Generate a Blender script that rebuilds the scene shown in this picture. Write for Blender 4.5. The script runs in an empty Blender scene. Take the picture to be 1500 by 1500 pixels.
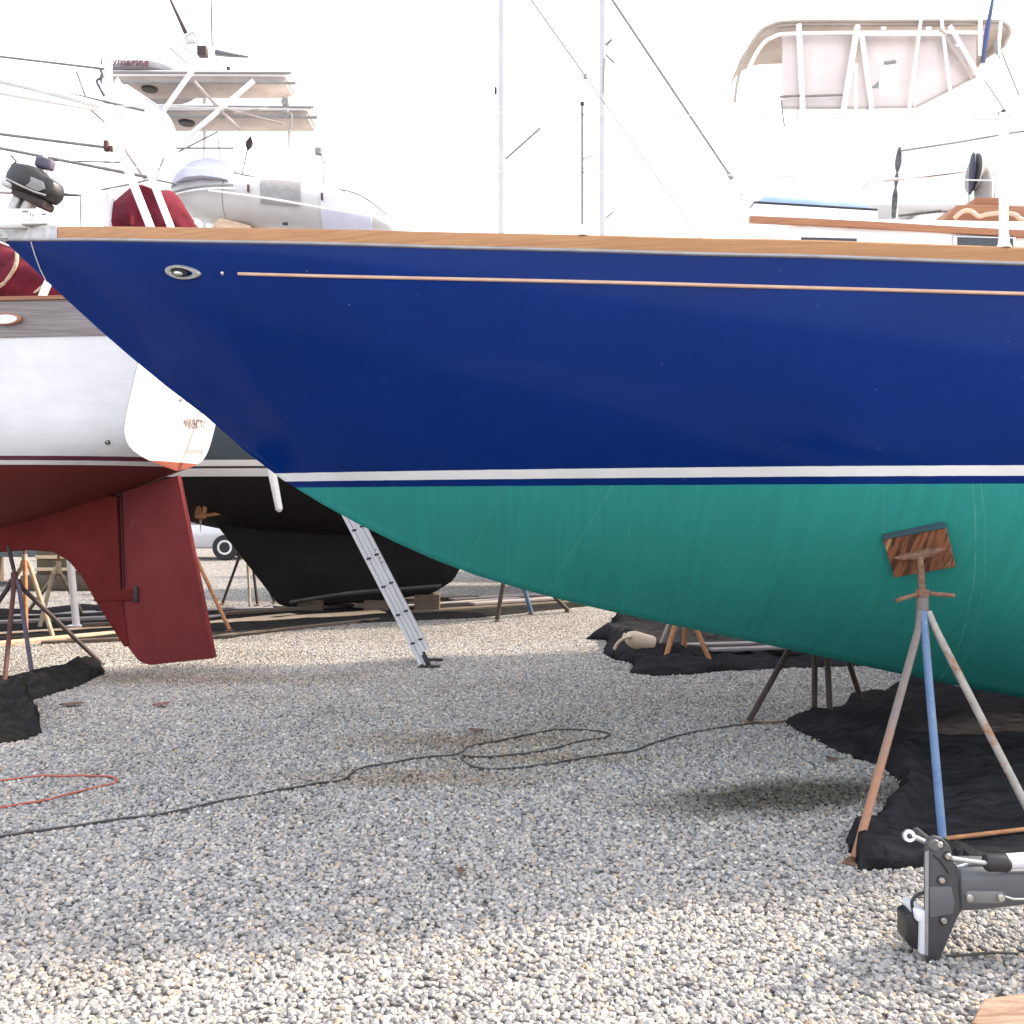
import bpy, bmesh, math, random
from mathutils import Vector, Matrix, noise
from mathutils.geometry import delaunay_2d_cdt
R = math.radians
random.seed(7)
S = bpy.context.scene
COL = S.collection
F, CX, HY, EYE = 1450.0, 750.0, 735.0, 1.6

def W(px, py, Y):            # photo pixel + true distance -> place in the yard
    return Vector(((px-CX)/F*Y, Y, EYE-(py-HY)/F*Y))
def G(px, py, z=0.0):        # photo pixel of something lying on the ground
    Y = (EYE-z)*F/(py-HY)
    return Vector(((px-CX)/F*Y, Y, z))
def pchip(xs, ys):
    n = len(xs); h = [xs[i+1]-xs[i] for i in range(n-1)]; d = [(ys[i+1]-ys[i])/h[i] for i in range(n-1)]
    m = [d[0]]+[0 if d[i-1]*d[i] <= 0 else 2*d[i-1]*d[i]/(d[i-1]+d[i]) for i in range(1, n-1)]+[d[-1]]
    def f(x):
        if x <= xs[0]: return ys[0]+m[0]*(x-xs[0])
        if x >= xs[-1]: return ys[-1]+m[-1]*(x-xs[-1])
        i = 0
        while x > xs[i+1]: i += 1
        t = (x-xs[i])/h[i]
        return (ys[i]*(2*t**3-3*t*t+1)+h[i]*m[i]*(t**3-2*t*t+t)+ys[i+1]*(-2*t**3+3*t*t)+h[i]*m[i+1]*(t**3-t*t))
    return f

# ---------------------------------------------------------------- materials
def new_mat(name):
    m = bpy.data.materials.new(name); m.use_nodes = True
    nt = m.node_tree; b = nt.nodes['Principled BSDF']
    return m, nt, b
def L(nt, a, b): nt.links.new(a, b)
def N(nt, t, **k):
    n = nt.nodes.new(t)
    for a, v in k.items(): setattr(n, a, v)
    return n
def rgba(c): return (c[0], c[1], c[2], 1)
def mixc(nt, fac, a, b, mode='MIX'):
    n = N(nt, 'ShaderNodeMix', data_type='RGBA', blend_type=mode)
    for sock, v in ((n.inputs[0], fac), (n.inputs[6], a), (n.inputs[7], b)):
        if isinstance(v, bpy.types.NodeSocket): L(nt, v, sock)
        elif isinstance(v, (int, float)): sock.default_value = v
        else: sock.default_value = rgba(v)
    return n.outputs[2]
def mth(nt, op, a, b=None, c=None, clamp=False):
    n = N(nt, 'ShaderNodeMath', operation=op); n.use_clamp = clamp
    for i, v in enumerate((a, b, c)):
        if v is None: continue
        if isinstance(v, bpy.types.NodeSocket): L(nt, v, n.inputs[i])
        else: n.inputs[i].default_value = v
    return n.outputs[0]
def coords(nt, stretch=(1, 1, 1), world=False):
    t = N(nt, 'ShaderNodeNewGeometry').outputs['Position'] if world else N(nt, 'ShaderNodeTexCoord').outputs['Object']
    mp = N(nt, 'ShaderNodeMapping'); L(nt, t, mp.inputs[0]); mp.inputs['Scale'].default_value = stretch
    return mp.outputs[0]
def noise_f(nt, scale, stretch=(1, 1, 1), detail=4, rough=.55, world=False):
    n = N(nt, 'ShaderNodeTexNoise'); n.inputs['Scale'].default_value = scale
    n.inputs['Detail'].default_value = detail; n.inputs['Roughness'].default_value = rough
    L(nt, coords(nt, stretch, world), n.inputs['Vector'])
    return n.outputs[0]
def ramp(nt, fac, stops, interp='LINEAR'):
    r = N(nt, 'ShaderNodeValToRGB'); r.color_ramp.interpolation = interp
    e = r.color_ramp.elements
    while len(e) < len(stops): e.new(.5)
    for i, (p, c) in enumerate(stops):
        e[i].position = p; e[i].color = rgba(c) if not isinstance(c, (int, float)) else (c, c, c, 1)
    L(nt, fac, r.inputs[0]); return r.outputs[0]
def rng(nt, v, a, b):
    n = N(nt, 'ShaderNodeMapRange'); n.inputs[1].default_value = a; n.inputs[2].default_value = b
    L(nt, v, n.inputs[0]); return n.outputs[0]
def bump(nt, b, h, strength, dist=.01):
    n = N(nt, 'ShaderNodeBump'); n.inputs['Strength'].default_value = strength; n.inputs['Distance'].default_value = dist
    L(nt, h, n.inputs['Height']); L(nt, n.outputs[0], b.inputs['Normal'])
MATS = {}
def mk(name, col, col2=None, scale=6, stretch=(1, 1, 1), rough=.5, metal=0, spec=.5, bmp=0, bscale=None, lo=.35, hi=.65, dirt=None, alpha=1, trans=0):
    if name in MATS: return MATS[name]
    m, nt, b = new_mat(name)
    b.inputs['Roughness'].default_value = rough; b.inputs['Metallic'].default_value = metal
    b.inputs['Specular IOR Level'].default_value = spec
    if col2 is None: col2 = [c*.8 for c in col]
    n = noise_f(nt, scale, stretch)
    c = mixc(nt, rng(nt, n, lo, hi), col, col2)
    if dirt:
        d = noise_f(nt, dirt[1], stretch, 6, .7)
        c = mixc(nt, rng(nt, d, dirt[2], dirt[2]+.12), c, dirt[0])
    L(nt, c, b.inputs['Base Color'])
    rr = mth(nt, 'MULTIPLY_ADD', n, .25, rough-.12, True); L(nt, rr, b.inputs['Roughness'])
    if bmp: bump(nt, b, noise_f(nt, bscale or scale*6, stretch, 5), bmp)
    if alpha < 1: b.inputs['Alpha'].default_value = alpha
    if trans: b.inputs['Transmission Weight'].default_value = trans
    MATS[name] = m; return m

def bands(name, levels, streak=.12, rough=.3, spec=.3, lines=(), speck=None, bottom_rough=.8):
    """levels: [(z, colour above z)] from the bottom up; paint bands at real heights."""
    m, nt, b = new_mat(name)
    xyz = N(nt, 'ShaderNodeSeparateXYZ'); L(nt, coords(nt), xyz.inputs[0]); z = xyz.outputs[2]
    zz = mth(nt, 'ADD', z, mth(nt, 'MULTIPLY', mth(nt, 'SUBTRACT', noise_f(nt, 9), .5), .004))
    st = noise_f(nt, 26, (1, .05, .05), 6, .65); blot = noise_f(nt, 1.3, (1, 1, 1), 4)
    low = levels[0][1]
    c0 = mixc(nt, rng(nt, st, .3, .75), [x*(1+streak) for x in low], [x*(1-streak) for x in low])
    c0 = mixc(nt, mth(nt, 'MULTIPLY', rng(nt, blot, .3, .7), .35), c0, [x*(1-streak*1.6) for x in low])
    for (kx, x0, w, s, col) in lines:   # brush laps and scratches: x + kx*z = x0
        d = mth(nt, 'ABSOLUTE', mth(nt, 'SUBTRACT', mth(nt, 'ADD', xyz.outputs[0], mth(nt, 'MULTIPLY', z, kx)), mth(nt, 'ADD', mth(nt, 'MULTIPLY', noise_f(nt, 3), .03), x0-.015)))
        f = mth(nt, 'MULTIPLY', mth(nt, 'LESS_THAN', d, w), mth(nt, 'MULTIPLY', rng(nt, noise_f(nt, 30), .35, .6), s))
        c0 = mixc(nt, f, c0, col)
    col = c0
    for zl, cc in levels[1:]:
        v = mixc(nt, rng(nt, mth(nt, 'MULTIPLY_ADD', noise_f(nt, 6, (.5, 1, 1.6), 6, .7), .5, mth(nt, 'MULTIPLY', blot, .6)), .4, .7), [min(x*1.07, .85) for x in cc], [x*.88 for x in cc])
        f = mth(nt, 'GREATER_THAN', zz, zl)
        col = mixc(nt, f, col, v)
    if speck:
        sp = noise_f(nt, 34, (1, 1, 1.6), 2, .5)
        col = mixc(nt, mth(nt, 'MULTIPLY', rng(nt, sp, .765, .80), speck[1]), col, speck[0])
    L(nt, col, b.inputs['Base Color'])
    top = mth(nt, 'GREATER_THAN', zz, levels[1][0])
    rr = mth(nt, 'ADD', mth(nt, 'MULTIPLY', top, rough-bottom_rough), bottom_rough)
    L(nt, rr, b.inputs['Roughness'])
    b.inputs['Specular IOR Level'].default_value = spec
    bump(nt, b, mth(nt, 'ADD', mth(nt, 'MULTIPLY', noise_f(nt, 2.2, (1, 1, .5), 2), 1.0), mth(nt, 'MULTIPLY', mth(nt, 'MULTIPLY', st, mth(nt, 'SUBTRACT', 1.0, top)), .6)), .05, .02)
    return m

WHITE = mk('white_gelcoat', (.80, .80, .80), (.74, .74, .76), 2, rough=.3)
WPAINT = mk('white_paint_tube', (.82, .82, .82), (.7, .7, .7), 8, rough=.35)
STEEL = mk('stainless', (.62, .62, .62), (.5, .5, .5), 10, rough=.25, metal=.9)
CAST = mk('cast_metal', (.48, .47, .45), (.36, .35, .34), 22, rough=.45, metal=.6, bmp=.1)
ALU = mk('aluminium', (.66, .66, .68), (.56, .56, .58), 14, (1, 1, .2), rough=.5, metal=.15, dirt=((.30, .28, .26), 9, .62))
BLACK = mk('black_plastic', (.012, .012, .013), (.022, .021, .022), 10, rough=.45)
DARKV = mk('dark_void', (.01, .01, .01), (.02, .02, .02), 10, rough=.6)
RUST = mk('rusty_steel', (.15, .075, .04), (.22, .13, .085), 30, rough=.8, bmp=.3, bscale=120, dirt=((.06, .04, .035), 18, .55))
RUSTO = mk('orange_rust', (.42, .20, .09), (.28, .13, .06), 24, rough=.85, bmp=.25, bscale=120, dirt=((.13, .07, .045), 14, .6))
GALV = mk('worn_galvanised_pipe', (.25, .24, .22), (.34, .31, .28), 25, rough=.6, bmp=.15, dirt=((.24, .115, .055), 9, .52))
LEGRUST = mk('galvanised_pipe_rusting_low', (.30, .26, .23), (.38, .20, .11), 3, rough=.7, bmp=.2, bscale=90, lo=.42, hi=.56)
BLUEP = mk('chipped_blue_paint', (.065, .135, .27), (.11, .18, .30), 8, rough=.6, dirt=((.30, .29, .28), 11, .58))
DARKLEG = mk('dark_brown_pipe', (.03, .022, .02), (.055, .035, .03), 20, rough=.7, bmp=.15)
CREAMLEG = mk('faded_cream_paint', (.42, .36, .27), (.30, .24, .17), 14, rough=.75, dirt=((.22, .12, .06), 10, .58))
MAROONLEG = mk('maroon_paint_pipe', (.10, .028, .022), (.06, .03, .03), 12, rough=.7)
PURPLELEG = mk('slate_purple_paint', (.10, .09, .14), (.07, .06, .08), 12, rough=.7)
PLY = mk('weathered_plywood', (.26, .10, .048), (.075, .029, .018), 7, (5, .45, .45), rough=.85, bmp=.4, bscale=12, lo=.42, hi=.56, dirt=((.50, .31, .18), 5, .58))
PLYEDGE = mk('painted_plywood_edge', (.02, .06, .075), (.03, .05, .06), 18, rough=.8)
TEAK = mk('oiled_teak', (.33, .155, .062), (.43, .22, .095), 5, (.5, 2, 14), rough=.6, bmp=.15, bscale=14, dirt=((.34, .15, .06), 5, .6))
TEAKD = mk('brown_teak_trim', (.26, .105, .05), (.32, .15, .075), 6, (.5, 2, 14), rough=.6)
GREYWOOD = mk('silvered_wood', (.30, .27, .27), (.19, .165, .17), 5, (.6, 1, 22), rough=.85, bmp=.3, bscale=10, dirt=((.10, .085, .09), 3.2, .6))
TAN = mk('sun_bleached_timber', (.62, .48, .34), (.46, .33, .22), 4, (1, 7, 7), rough=.85, bmp=.3, dirt=((.14, .09, .06), 6, .62))
DARKWOOD = mk('dark_timber', (.075, .055, .042), (.12, .09, .065), 5, (1, 6, 6), rough=.9, bmp=.3)
REDWOOD = mk('split_cedar', (.15, .075, .045), (.30, .215, .155), 4, (1.5, 9, 9), rough=.8, bmp=.4, bscale=20, dirt=((.16, .06, .04), 5, .6))
def cloth_mat(name, lo, hi, dust):
    m, nt, b = new_mat(name)
    w1 = noise_f(nt, 3.2, (1, 2.4, 1), 3, .55); w2 = noise_f(nt, 9, (.7, 2.2, 1), 4, .6); fine = noise_f(nt, 60, (1, 1, 1), 3)
    c = mixc(nt, rng(nt, w2, .35, .7), lo, hi)
    c = mixc(nt, mth(nt, 'MULTIPLY', rng(nt, noise_f(nt, 22, (1, 1, 1), 6, .75), .60, .74), .7), c, dust)
    L(nt, c, b.inputs['Base Color']); b.inputs['Roughness'].default_value = 1; b.inputs['Specular IOR Level'].default_value = 0
    h = mth(nt, 'ADD', mth(nt, 'MULTIPLY', mth(nt, 'ABSOLUTE', mth(nt, 'SUBTRACT', w1, .5)), 1.6), mth(nt, 'ADD', mth(nt, 'MULTIPLY', mth(nt, 'ABSOLUTE', mth(nt, 'SUBTRACT', w2, .5)), .7), mth(nt, 'MULTIPLY', fine, .03)))
    bump(nt, b, h, .5, .07)
    return m
CLOTH = cloth_mat('black_ground_cloth', (.019, .0187, .0205), (.034, .0335, .0365), (.042, .041, .043))
CLOTHG = cloth_mat('dusty_charcoal_cloth', (.018, .018, .018), (.034, .034, .033), (.06, .057, .052))
REDCANVAS = mk('burgundy_canvas', (.155, .013, .027), (.075, .008, .016), 5, rough=.9, spec=.2, bmp=.5, bscale=8)
CREAMROPE = mk('cream_rope', (.55, .42, .30), (.4, .3, .2), 30, rough=.9)
GREYROPE = mk('dark_wire', (.16, .155, .15), (.24, .23, .22), 12, rough=.5, metal=.2)
DARKROPE = mk('dark_rope', (.05, .05, .055), (.14, .14, .14), 40, rough=.9, bmp=.4)
PALE = mk('pale_wire', (.62, .62, .64), (.52, .52, .54), 10, rough=.4)
SLATE = (.062, .085, .10)
GREYP = mk('grey_outboard_paint', (.10, .105, .115), (.085, .088, .095), 3, rough=.38, spec=.5, dirt=((.14, .135, .13), 20, .64))
GREYPD = mk('dark_grey_bracket', (.042, .042, .047), (.055, .054, .058), 4, rough=.45, dirt=((.10, .09, .085), 26, .66))
PADW = mk('white_plastic', (.66, .66, .72), (.58, .58, .64), 10, rough=.5)
BEIGE = mk('beige_canvas', (.43, .37, .34), (.36, .31, .285), 4, rough=.9, spec=.2)
PINKV = mk('clouded_vinyl', (.64, .56, .53), (.56, .49, .47), 3, (1, 1, 1), rough=.25, bmp=.1, bscale=4)
LILAC = mk('pale_lilac_cover', (.52, .53, .66), (.60, .60, .70), 3, rough=.85, bmp=.3, bscale=6)
PVC = mk('pale_grey_pvc', (.45, .44, .44), (.50, .50, .50), 3, rough=.5)
GREYPATCH = mk('grey_patch', (.22, .215, .215), (.27, .265, .265), 18, rough=.8, bmp=.2)
NAVY = mk('navy_fabric', (.018, .022, .05), (.03, .035, .07), 8, rough=.85)
BLUEHATCH = mk('tinted_hatch_acrylic', (.22, .32, .52), (.28, .38, .58), 4, rough=.15, spec=.7)
GLASSD = mk('dark_glass', (.012, .015, .02), (.02, .022, .03), 5, rough=.08, spec=.7)
GOLD = mk('gold_leaf_stripe', (.62, .42, .29), (.55, .34, .24), 12, rough=.4)
RUBST = mk('pale_rub_strip', (.33, .32, .33), (.26, .25, .26), 8, rough=.5)
CREAMPL = mk('cream_plastic', (.55, .44, .33), (.46, .36, .27), 10, rough=.6)
RUBBER = mk('tyre_rubber', (.015, .015, .015), (.022, .022, .022), 10, rough=.85)
CARP = mk('silver_car_paint', (.55, .56, .58), (.5, .5, .52), 3, rough=.25, metal=.3)
LAMP = mk('headlamp_lens', (.6, .6, .6), (.5, .5, .5), 5, rough=.1)
REDTXT = mk('maroon_lettering', (.16, .03, .05), (.12, .03, .04), 10, rough=.5)
GREYTXT = mk('faded_lettering', (.30, .24, .24), (.42, .34, .34), 30, rough=.6)
REDCORD = mk('orange_red_cord', (.42, .09, .055), (.30, .07, .05), 20, rough=.6)
BLKCORD = mk('black_cord', (.03, .03, .032), (.05, .048, .045), 14, rough=.6)

def rust_low():
    m, nt, b = new_mat('galvanised_leg_rust_at_foot')
    xyz = N(nt, 'ShaderNodeSeparateXYZ'); L(nt, coords(nt), xyz.inputs[0])
    f = mth(nt, 'ADD', xyz.outputs[2], mth(nt, 'MULTIPLY', mth(nt, 'SUBTRACT', noise_f(nt, 9, (1, 1, .35), 6, .7), .5), .8))
    n = noise_f(nt, 30)
    c = mixc(nt, rng(nt, f, .34, .62), mixc(nt, n, (.33, .165, .095), (.22, .11, .065)), mixc(nt, n, (.20, .175, .16), (.13, .105, .095)))
    L(nt, c, b.inputs['Base Color']); b.inputs['Roughness'].default_value = .7; bump(nt, b, noise_f(nt, 80), .2)
    return m
LEGRUST = rust_low()
# ---------------------------------------------------------------- objects
ORG = {}
def tag(o, label=None, cat=None, group=None, kind=None):
    for k, v in (('label', label), ('category', cat), ('group', group), ('kind', kind)):
        if v: o[k] = v
    return o
def thing(name, label, cat, loc, group=None):
    o = bpy.data.objects.new(name, None); COL.objects.link(o)
    o.empty_display_size = .1; o.location = loc; ORG[o.name] = Vector(loc)
    return tag(o, label, cat, group)
class MB:
    def __init__(s): s.v = []; s.f = []
    def add(s, vs, fs):
        k = len(s.v); s.v += [Vector(p) for p in vs]; s.f += [[i+k for i in f] for f in fs]; return s
    def bm(s, b):
        b.verts.index_update()
        s.add([v.co.copy() for v in b.verts], [[v.index for v in f.verts] for f in b.faces]); b.free(); return s
    def box(s, c, d, rot=None, bev=0, seg=2, taper=None):
        b = bmesh.new(); bmesh.ops.create_cube(b, size=1)
        for v in b.verts:
            t = taper if (taper and v.co.z > 0) else 1
            v.co = Vector((v.co.x*d[0]*t, v.co.y*d[1]*t, v.co.z*d[2]))
        if bev: bmesh.ops.bevel(b, geom=b.edges[:], offset=bev, segments=seg, profile=.5, affect='EDGES')
        M = Matrix.Translation(Vector(c)) @ (rot.to_4x4() if rot else Matrix())
        bmesh.ops.transform(b, matrix=M, verts=b.verts); return s.bm(b)
    def tube(s, pts, r, n=8, cap=True, flat=1):
        pts = [Vector(p) for p in pts]; rs = r if isinstance(r, (list, tuple)) else [r]*len(pts)
        rings = []; up = None
        for i, p in enumerate(pts):
            t = (pts[min(i+1, len(pts)-1)]-pts[max(i-1, 0)]).normalized()
            if up is None: up = t.orthogonal().normalized()
            up = (up-t*up.dot(t)).normalized(); sd = t.cross(up)
            rings.append([p+(up*math.cos(a)+sd*math.sin(a)*flat)*rs[i] for a in [2*math.pi*k/n for k in range(n)]])
        return s.loft(rings, closed=True, cap=cap)
    def loft(s, rows, closed=False, cap=False):
        n = len(rows[0]); vs = [p for r in rows for p in r]; fs = []
        for i in range(len(rows)-1):
            for j in range(n if closed else n-1):
                a, b = i*n+j, i*n+(j+1) % n
                fs.append([a, b, b+n, a+n])
        if cap: fs += [list(range(n))[::-1], list(range((len(rows)-1)*n, len(rows)*n))]
        return s.add(vs, fs)
    def lathe(s, prof, c, axis=(0, 0, 1), n=20):
        q = Vector((0, 0, 1)).rotation_difference(Vector(axis).normalized())
        rows = [[Vector(c)+q @ Vector((r*math.cos(2*math.pi*k/n), r*math.sin(2*math.pi*k/n), h)) for k in range(n)] for r, h in prof]
        return s.loft(rows, True, True)
    def prism(s, poly, off, bev=0):      # poly: world points, extruded along off
        b = bmesh.new(); off = Vector(off)
        a = [b.verts.new(Vector(p)) for p in poly]; f = b.faces.new(a)
        r = bmesh.ops.extrude_face_region(b, geom=[f])
        bmesh.ops.translate(b, vec=off, verts=[g for g in r['geom'] if isinstance(g, bmesh.types.BMVert)])
        bmesh.ops.recalc_face_normals(b, faces=b.faces)
        if bev: bmesh.ops.bevel(b, geom=b.edges[:], offset=bev, segments=2, profile=.5, affect='EDGES')
        return s.bm(b)
    def build(s, name, mat, parent=None, smooth=35, tri=False):
        o0 = ORG[parent.name] if parent else None
        if o0 is None:
            xs = [sum(v[i] for v in s.v)/len(s.v) for i in range(2)]; o0 = Vector((xs[0], xs[1], min(v.z for v in s.v)))
        me = bpy.data.meshes.new(name)
        me.from_pydata([v-o0 for v in s.v], [], s.f); me.validate()
        b = bmesh.new(); b.from_mesh(me)
        bmesh.ops.remove_doubles(b, verts=b.verts, dist=1e-5)
        bmesh.ops.recalc_face_normals(b, faces=b.faces); b.to_mesh(me); b.free()
        if smooth:
            me.shade_smooth(); me.set_sharp_from_angle(angle=R(smooth))
        me.materials.append(mat)
        o = bpy.data.objects.new(name, me); COL.objects.link(o)
        if parent: o.parent = parent
        else: o.location = o0
        ORG[o.name] = o0
        return o
def T(pts, r, name, mat, parent, n=8, flat=1):
    return MB().tube(pts, r, n, True, flat).build(name, mat, parent)
def smooth_line(pts, k=6):
    pts = [Vector(p) for p in pts]; out = []
    for i in range(len(pts)-1):
        p0, p1, p2, p3 = pts[max(i-1, 0)], pts[i], pts[i+1], pts[min(i+2, len(pts)-1)]
        for j in range(k):
            t = j/k
            out.append(.5*((2*p1)+(p2-p0)*t+(2*p0-5*p1+4*p2-p3)*t*t+(3*p1-p0-3*p2+p3)*t**3))
    return out+[pts[-1]]
def lettering(txt, size, at, xdir, updir, mat, name, parent, depth=.004):
    c = bpy.data.curves.new(name, 'FONT'); c.body = txt; c.size = size; c.extrude = depth
    o = bpy.data.objects.new('tmp', c); COL.objects.link(o)
    dg = bpy.context.evaluated_depsgraph_get(); me = bpy.data.meshes.new_from_object(o.evaluated_get(dg))
    bpy.data.objects.remove(o)
    x = Vector(xdir).normalized(); u = Vector(updir); u = (u-x*u.dot(x)).normalized(); z = x.cross(u)
    M = Matrix((x, u, z)).transposed().to_4x4(); M.translation = Vector(at)-ORG[parent.name]
    me.transform(M); me.materials.clear(); me.materials.append(mat); me.name = name
    o = bpy.data.objects.new(name, me); COL.objects.link(o); o.parent = parent; ORG[o.name] = ORG[parent.name]
    return o

# ---------------------------------------------------------------- camera, sky, sun
cam = bpy.data.cameras.new('camera'); co = bpy.data.objects.new('camera', cam); COL.objects.link(co)
co.location = (0, 0, EYE); co.rotation_euler = (R(90), 0, 0)
cam.sensor_width = 36; cam.lens = 36*F/1500; cam.shift_y = -(750-HY)/1500
cam.clip_start = .05; cam.clip_end = 3000; S.camera = co
SUN = Vector((1.385, .50, 1.02)).normalized()
elev = math.asin(SUN.z); azim = math.atan2(SUN.x, SUN.y)
w = bpy.data.worlds.new('World'); S.world = w; w.use_nodes = True
nt = w.node_tree; bg = nt.nodes['Background']
sky = N(nt, 'ShaderNodeTexSky', sky_type='NISHITA'); sky.sun_disc = False
sky.sun_elevation = elev; sky.sun_rotation = azim; sky.dust_density = 5; sky.air_density = 1.0; sky.ozone_density = .6
mx = mixc(nt, .62, sky.outputs[0], (7.6, 7.7, 8.1))       # thin bright overcast veil
L(nt, mx, bg.inputs[0]); bg.inputs[1].default_value = .12
sl = bpy.data.lights.new('sun', 'SUN'); sl.energy = 2.9; sl.angle = R(3); sl.color = (1, .85, .66)
so = bpy.data.objects.new('sun', sl); COL.objects.link(so); so.rotation_euler = SUN.to_track_quat('Z', 'Y').to_euler()
so.location = (20, 8, 18)
S.view_settings.view_transform = 'Standard'; S.view_settings.look = 'None'; S.view_settings.gamma = 1
S.view_settings.exposure = 1.72

# ---------------------------------------------------------------- ground and gravel
def ground_mat():
    m, nt, b = new_mat('gravel_ground')
    p = coords(nt, (1, 1, 1), True)
    v = N(nt, 'ShaderNodeTexVoronoi'); v.inputs['Scale'].default_value = 42; L(nt, p, v.inputs['Vector'])
    sp = N(nt, 'ShaderNodeSeparateColor'); L(nt, v.outputs['Color'], sp.inputs[0])
    c = ramp(nt, sp.outputs[0], STONES)
    d = rng(nt, v.outputs['Distance'], .35, .75)
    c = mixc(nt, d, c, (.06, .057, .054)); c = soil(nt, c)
    L(nt, c, b.inputs['Base Color']); b.inputs['Roughness'].default_value = .95; b.inputs['Specular IOR Level'].default_value = .15
    bump(nt, b, mth(nt, 'SUBTRACT', 1, v.outputs['Distance']), .8, .02)
    return m
STONES = [(0, (.15, .147, .15)), (.08, (.22, .216, .218)), (.25, (.27, .267, .27)), (.48, (.34, .333, .328)), (.62, (.42, .395, .36)), (.70, (.30, .295, .30)), (.80, (.46, .445, .425)), (.88, (.40, .32, .235)), (.94, (.50, .45, .385)), (1, (.58, .565, .54))]
def soil(nt, c):
    """dirt and stains that lie on the gravel itself, in yard coordinates"""
    xyz = N(nt, 'ShaderNodeSeparateXYZ'); L(nt, coords(nt, (1, 1, 1), True), xyz.inputs[0])
    n = noise_f(nt, 1.1, (1, 1, 0), 4, .6, True); n2 = noise_f(nt, 7, (1, 1, 0), 5, .7, True)
    c = mixc(nt, mth(nt, 'MULTIPLY', rng(nt, n, .5, .75), .35), c, (.40, .33, .25), 'MULTIPLY')
    def blob(x0, y0, rx, ry, k, soft=.5):
        dx = mth(nt, 'DIVIDE', mth(nt, 'SUBTRACT', xyz.outputs[0], x0), rx)
        dy = mth(nt, 'DIVIDE', mth(nt, 'SUBTRACT', xyz.outputs[1], mth(nt, 'ADD', y0, mth(nt, 'MULTIPLY', mth(nt, 'SUBTRACT', xyz.outputs[0], x0), k))), ry)
        r = mth(nt, 'SQRT', mth(nt, 'ADD', mth(nt, 'MULTIPLY', dx, dx), mth(nt, 'MULTIPLY', dy, dy)))
        r = mth(nt, 'ADD', r, mth(nt, 'MULTIPLY', mth(nt, 'SUBTRACT', n2, .5), .9))
        return mth(nt, 'SUBTRACT', 1, rng(nt, r, 1-soft, 1+soft*.4))
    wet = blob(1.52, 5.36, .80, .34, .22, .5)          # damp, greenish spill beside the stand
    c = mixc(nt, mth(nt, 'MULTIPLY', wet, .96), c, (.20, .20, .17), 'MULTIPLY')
    for (x, y, rx, ry) in ((-.25, 6.6, 1.0, .28), (-.6, 5.7, .8, .2), (-3.0, 8.9, 1.5, .35), (.2, 6.15, .7, .15)):
        c = mixc(nt, mth(nt, 'MULTIPLY', blob(x, y, rx, ry, 0, .7), .62), c, (.66, .53, .38), 'MULTIPLY')
    return c
g = MB().add([(-400, -60, 0), (400, -60, 0), (400, 900, 0), (-400, 900, 0)], [[0, 1, 2, 3]]).build('ground', ground_mat(), None, 0)
tag(g, kind='structure')

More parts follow.
